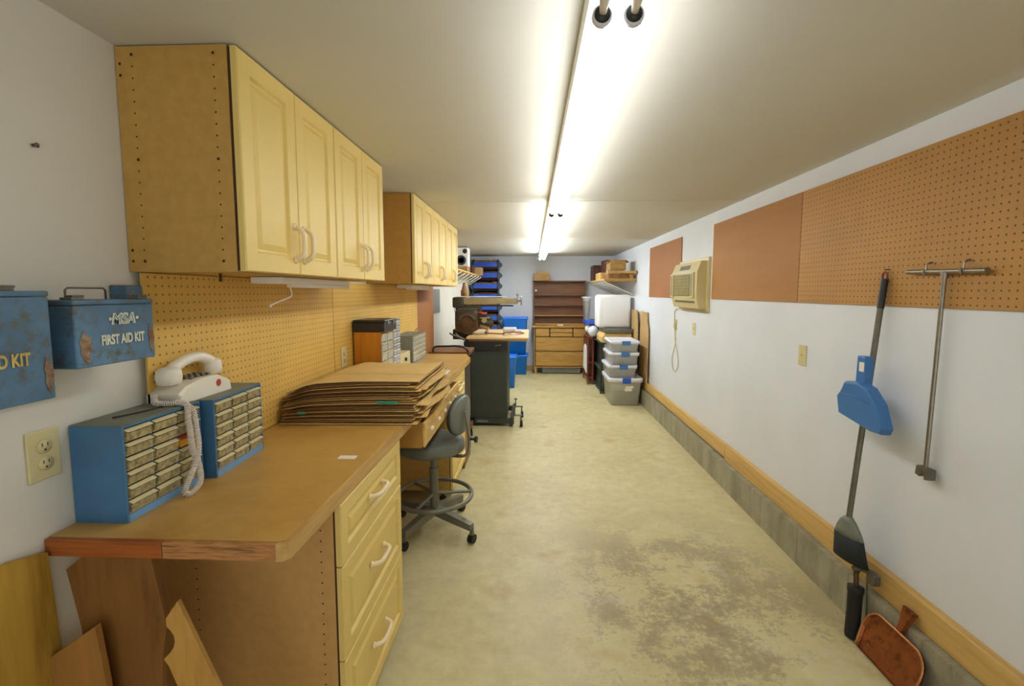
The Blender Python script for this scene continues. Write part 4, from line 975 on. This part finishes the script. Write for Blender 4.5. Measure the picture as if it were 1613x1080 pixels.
# flattened cardboard leaning at the right wall
def lean(poly, x_bot, x_top, zb_, zt_, t, label, mat='card2'):
    b = MB(); lo = [[], []]
    for y, z in poly:
        s = (z-zb_)/(zt_-zb_); x = x_bot+(x_top-x_bot)*s
        lo[0].append((x, y, z)); lo[1].append((x+t, y, z))
    b.loft(lo); return tag(b.build('leaning_cardboard', [mat]), label, 'cardboard', 'tall cardboard pieces leaning on the right wall')
lean([(5.98, .312), (6.40, .312), (6.45, E-.262), (6.10, E-.268), (6.07, E-.40), (6.0, E-.48)], 1.478, 1.496, .312, E-.26, .012, 'tall cardboard strip leaning on the wall right of the totes')
lean([(6.44, .312), (6.72, .312), (6.95, E-.255), (6.60, E-.262), (6.52, E-.42)], 1.45, 1.475, .312, E-.26, .012, 'tall cardboard strip leaning between foam box and its twin')

# ------------------------------------------------------------------ air conditioner
r = thing('air_conditioner', 'beige through wall air conditioner on the right wall', 'air conditioner', (1.45, 4.4, E-.15))
y0, y1, z0, z1 = 4.08, 4.79, E-.148, E+.268
MB().box(1.497, XR, y0-.04, y1+.025, z0-.025, z1+.03, 0, .004).build('wall_trim', 'ac', r)
b = MB().prism([(1.50, z0), (1.44, z0), (1.42, z0+.07), (1.415, z0+.10), (1.415, z1-.09), (1.45, z1), (1.50, z1)], 'y', y0, y1, 0, .004); b.build('body', 'ac', r)
b = MB().box(1.407, 1.415, y0+.16, y1-.10, z0+.11, z1-.115, 0)
for k in range(13): b.box(1.402, 1.408, y0+.165+k*.034, y0+.170+k*.034, z0+.115, z1-.12, 1)
for k in range(7): b.box(1.403, 1.4075, y0+.16, y1-.10, z0+.13+k*.03, z0+.133+k*.03, 1)
b.build('grille', ['ac_d', 'ac'], r)
for ya in (y0+.05, y1-.085):
    f = MB().box(1.398, 1.416, ya, ya+.075, z0+.095, z1-.095, 0, .003).build('louver_frame', 'ac', r)
    MB().box(1.3965, 1.3982, ya+.02, ya+.055, z0+.11, z1-.11).build('louver', 'ac_d', f)
b = MB()
for k in range(22): b.box(1.417, 1.426, y0+.06+k*.025, y0+.075+k*.025, z0+.05, z0+.068)
b.build('lower_vent', 'ac_d', r)
b = MB(); za, zb_ = z1-.068, z1-.028
def slp(z): return 1.415+(z-(z1-.09))/.09*.035
b.loft([[(slp(za)-.002, y0+.22, za), (slp(za)-.002, y0+.50, za), (slp(zb_)-.002, y0+.50, zb_), (slp(zb_)-.002, y0+.22, zb_)], [(slp(za)+.002, y0+.22, za), (slp(za)+.002, y0+.50, za), (slp(zb_)+.002, y0+.50, zb_), (slp(zb_)+.002, y0+.22, zb_)]])
b.build('control_panel', 'dull', r)
b = MB(); pts = smooth([(1.50, 4.86, E-.17), (1.513, 4.98, E-.20), (1.512, 4.99, E-.27), (1.505, 4.955, E-.33)], 5); b.tube(pts, .004, 6)
pts = smooth([(1.505, 4.95, E-.37), (1.512, 4.955, E-.45), (1.512, 4.93, E-.52), (1.512, 4.97, E-.60), (1.512, 5.03, E-.70), (1.512, 5.01, E-.80), (1.512, 4.93, E-.835), (1.512, 4.85, E-.80), (1.512, 4.82, E-.71), (1.512, 4.88, E-.60), (1.512, 4.94, E-.52), (1.512, 4.95, E-.46), (1.51, 4.945, E-.38)], 5); b.tube(pts, .004, 6)
b.box(1.498, 1.513, 4.925, 4.975, E-.385, E-.325, 0, .005); b.build('power_cord', 'ac', r)

# ------------------------------------------------------------------ broom with dustpan, tee bar
def P(y, z, x): return (x, y, z)
r = thing('broom', 'black angled broom hanging upright from the right pegboard', 'broom', (1.48, 2.08, E-1.25))
top = Vector((1.496, 2.048, E+.055)); botm = Vector((1.40, 2.030, E-.99))
MB().cyl(top, botm, .0115, n=14).build('pole', 'dull', r)
MB().cyl(top+Vector((0, 0, .0)), top.lerp(botm, .12), .0135, .0135, n=14).build('grip', 'black', r)
MB().tube(smooth([(1.496, 2.058, E+.05), (1.496, 2.062, E+.07), (1.496, 2.050, E+.083), (1.496, 2.036, E+.07), (1.496, 2.038, E+.05)]), .004, 8).build('hang_loop', 'red', r)
# head: plane of bristles seen from inside the room
b = MB(); loops = []
for z, yc, w, d in ((E-.985, 2.03, .018, .014), (E-1.005, 2.03, .045, .02), (E-1.04, 2.025, .075, .022), (E-1.075, 2.02, .092, .022)):
    loops.append([(1.398+d*math.cos(a), yc+w*math.sin(a)+.0, z-.14*(w*math.sin(a))) for a in [2*PI*k/20 for k in range(20)]])
b.loft(loops, 0, True); b.build('head', 'chair', r)
b = MB(); loops = []
for z, yc, w, d in ((E-1.068, 2.02, .090, .021), (E-1.12, 2.01, .098, .024), (E-1.168, 2.0, .106, .028)):
    loops.append([(1.396+d*math.cos(a), yc+w*math.sin(a), z-.14*(w*math.sin(a))) for a in [2*PI*k/20 for k in range(20)]])
b.loft(loops, 0, True); b.build('bristles', 'bristle', r)
tag(MB().tube([(1.512, 2.047, E+.095), (1.493, 2.047, E+.092), (1.490, 2.047, E+.10)], .0028, 8).build('peg_hook', 'steel', origin=(1.512, 2.047, E+.095)), 'metal hook holding the broom on the right pegboard', 'hook')
r = thing('dustpan', 'blue plastic dustpan clipped halfway up the broom pole', 'dustpan', (1.45, 2.03, E-.55))
MB().prism([(2.062, E-.275), (2.014, E-.275), (2.012, E-.405), (2.066, E-.405)], 'x', 1.413, 1.45, 0, .004).build('clip', 'pan_blue', r)
MB().box(1.4115, 1.4130, 2.016, 2.045, E-.34, E-.30).build('sticker', 'paper', r)
b = MB()
o_ = [(2.105, E-.395), (2.02, E-.385), (1.965, E-.40), (1.905, E-.455), (1.865, E-.545), (1.878, E-.572), (1.93, E-.575), (2.135, E-.545), (2.152, E-.47), (2.128, E-.44)]
lo = []
for x, s in ((1.436, 1.0), (1.405, 1.0), (1.392, .96), (1.390, .90)):
    cy_, cz_ = 2.01, E-.48; lo.append([(x+(.0 if z > E-.5 else -.0), cy_+(y-cy_)*s, cz_+(z-cz_)*s) for y, z in o_])
b.loft(lo, 0); b.tube([(1.389, 2.12, E-.452), (1.388, 2.02, E-.446), (1.389, 1.94, E-.462)], .003, 6); b.build('pan', 'pan_blue', r)

r = thing('tee_bar', 'long steel tee handled rod hanging from two pegboard hooks', 'tool', (1.49, 1.76, E-.69))
MB().cyl((1.492, 1.602, E+.070), (1.492, 1.925, E+.078), .0085, n=14).cyl((1.492, 1.598, E+.070), (1.492, 1.604, E+.070), .0105, n=14).build('crossbar', 'steel', r)
MB().cyl((1.492, 1.757, E+.074), (1.488, 1.768, E-.665), .0075, n=12).cyl((1.492, 1.757, E+.074), (1.492, 1.758, E+.05), .012, n=12).build('rod', 'steel', r)
MB().prism([(1.738, E-.66), (1.796, E-.66), (1.80, E-.695), (1.780, E-.70), (1.772, E-.683), (1.762, E-.683), (1.758, E-.705), (1.738, E-.70)], 'x', 1.475, 1.503, 0, .002).build('slotted_end', 'dull', r)
for y, l in ((1.684, 'metal hook holding the tee bar, nearer end'), (1.838, 'metal hook holding the tee bar, farther end')):
    tag(MB().tube(smooth([(1.512, y, E+.11), (1.495, y, E+.105), (1.490, y, E+.07), (1.483, y, E+.062), (1.479, y, E+.085)], 4), .003, 8).build('peg_hook', 'steel', origin=(1.512, y, E+.11)), l, 'hook')

# ------------------------------------------------------------------ floor items by the block wall
r = thing('hand_tool', 'rusty metal tool with black grip standing on the floor under the broom', 'tool', (1.40, 1.95, 0))
b = MB(); q0, q1 = Vector((1.385, 1.945, 0.003)), Vector((1.408, 1.972, .215))
b.tube([q0, q0.lerp(q1, .05), q0.lerp(q1, .5), q0.lerp(q1, .88), q0.lerp(q1, .9), q1], [.026, .028, .027, .028, .031, .031], 18); b.build('grip', 'rubber', r)
MB().tube(smooth([q1, q1+Vector((.002, .004, .03)), (1.415, 1.985, .27), (1.425, 1.975, .30)]), .010, 10).build('neck', 'mach_b', r)
MB().tube(smooth([(1.405, 1.99, .282), (1.42, 1.97, .298), (1.44, 1.945, .298), (1.455, 1.925, .292)]), [.012]*19 if False else .012, 10).box(1.425, 1.462, 1.905, 1.945, .255, .30, 0, .006).build('jaw', 'dull', r)
MB().cyl((1.44, 1.955, .29), (1.444, 1.945, .01), .0035, n=8).build('rod', 'dull', r)

r = thing('copper_dustpan', 'tarnished copper dustpan leaning on the block wall, open edge down', 'dustpan', (1.42, 1.78, 0))
def tilt(y, s): return (1.386+.058*s, y-.01, .004+.160*s)        # s: 0 floor edge, 1 top
b = MB(); out = []
ol = [(1.905, 0), (1.915, .5), (1.905, .80), (1.875, .97), (1.84, 1.0), (1.70, 1.0), (1.665, .97), (1.635, .80), (1.625, .5), (1.635, 0)]
def off(p, d): return (p[0]-.95*d, p[1], p[2]+.32*d)
base_ = [tilt(y, s) for y, s in ol]; mid = [tilt(1.77+(y-1.77)*.90, s*.93) for y, s in ol]
b.loft([[off(p, .012) for p in base_], [off(p, .022) for p in [tilt(1.77+(y-1.77)*.985, s*.99) for y, s in ol]], [off(p, .0) for p in mid], [off(p, -.002) for p in mid], [off(p, .008) for p in base_]], 0)
b.build('pan', 'copper', r)
rimp = [off(p, .020) for p in base_]; MB().tube(smooth(rimp, 3), .0042, 8).build('rim', 'copper_rim', r)
b = MB(); b.loft([[off(tilt(1.768-w, s), d) for w, d in ((-.012-k, 0.004), (.012+k, .004), (.010+k, .022), (-.010-k, .022))] for s, k in ((.98, .0), (1.2, .003), (1.45, .012), (1.58, .016))], 0)
b.build('handle', 'copper', r)
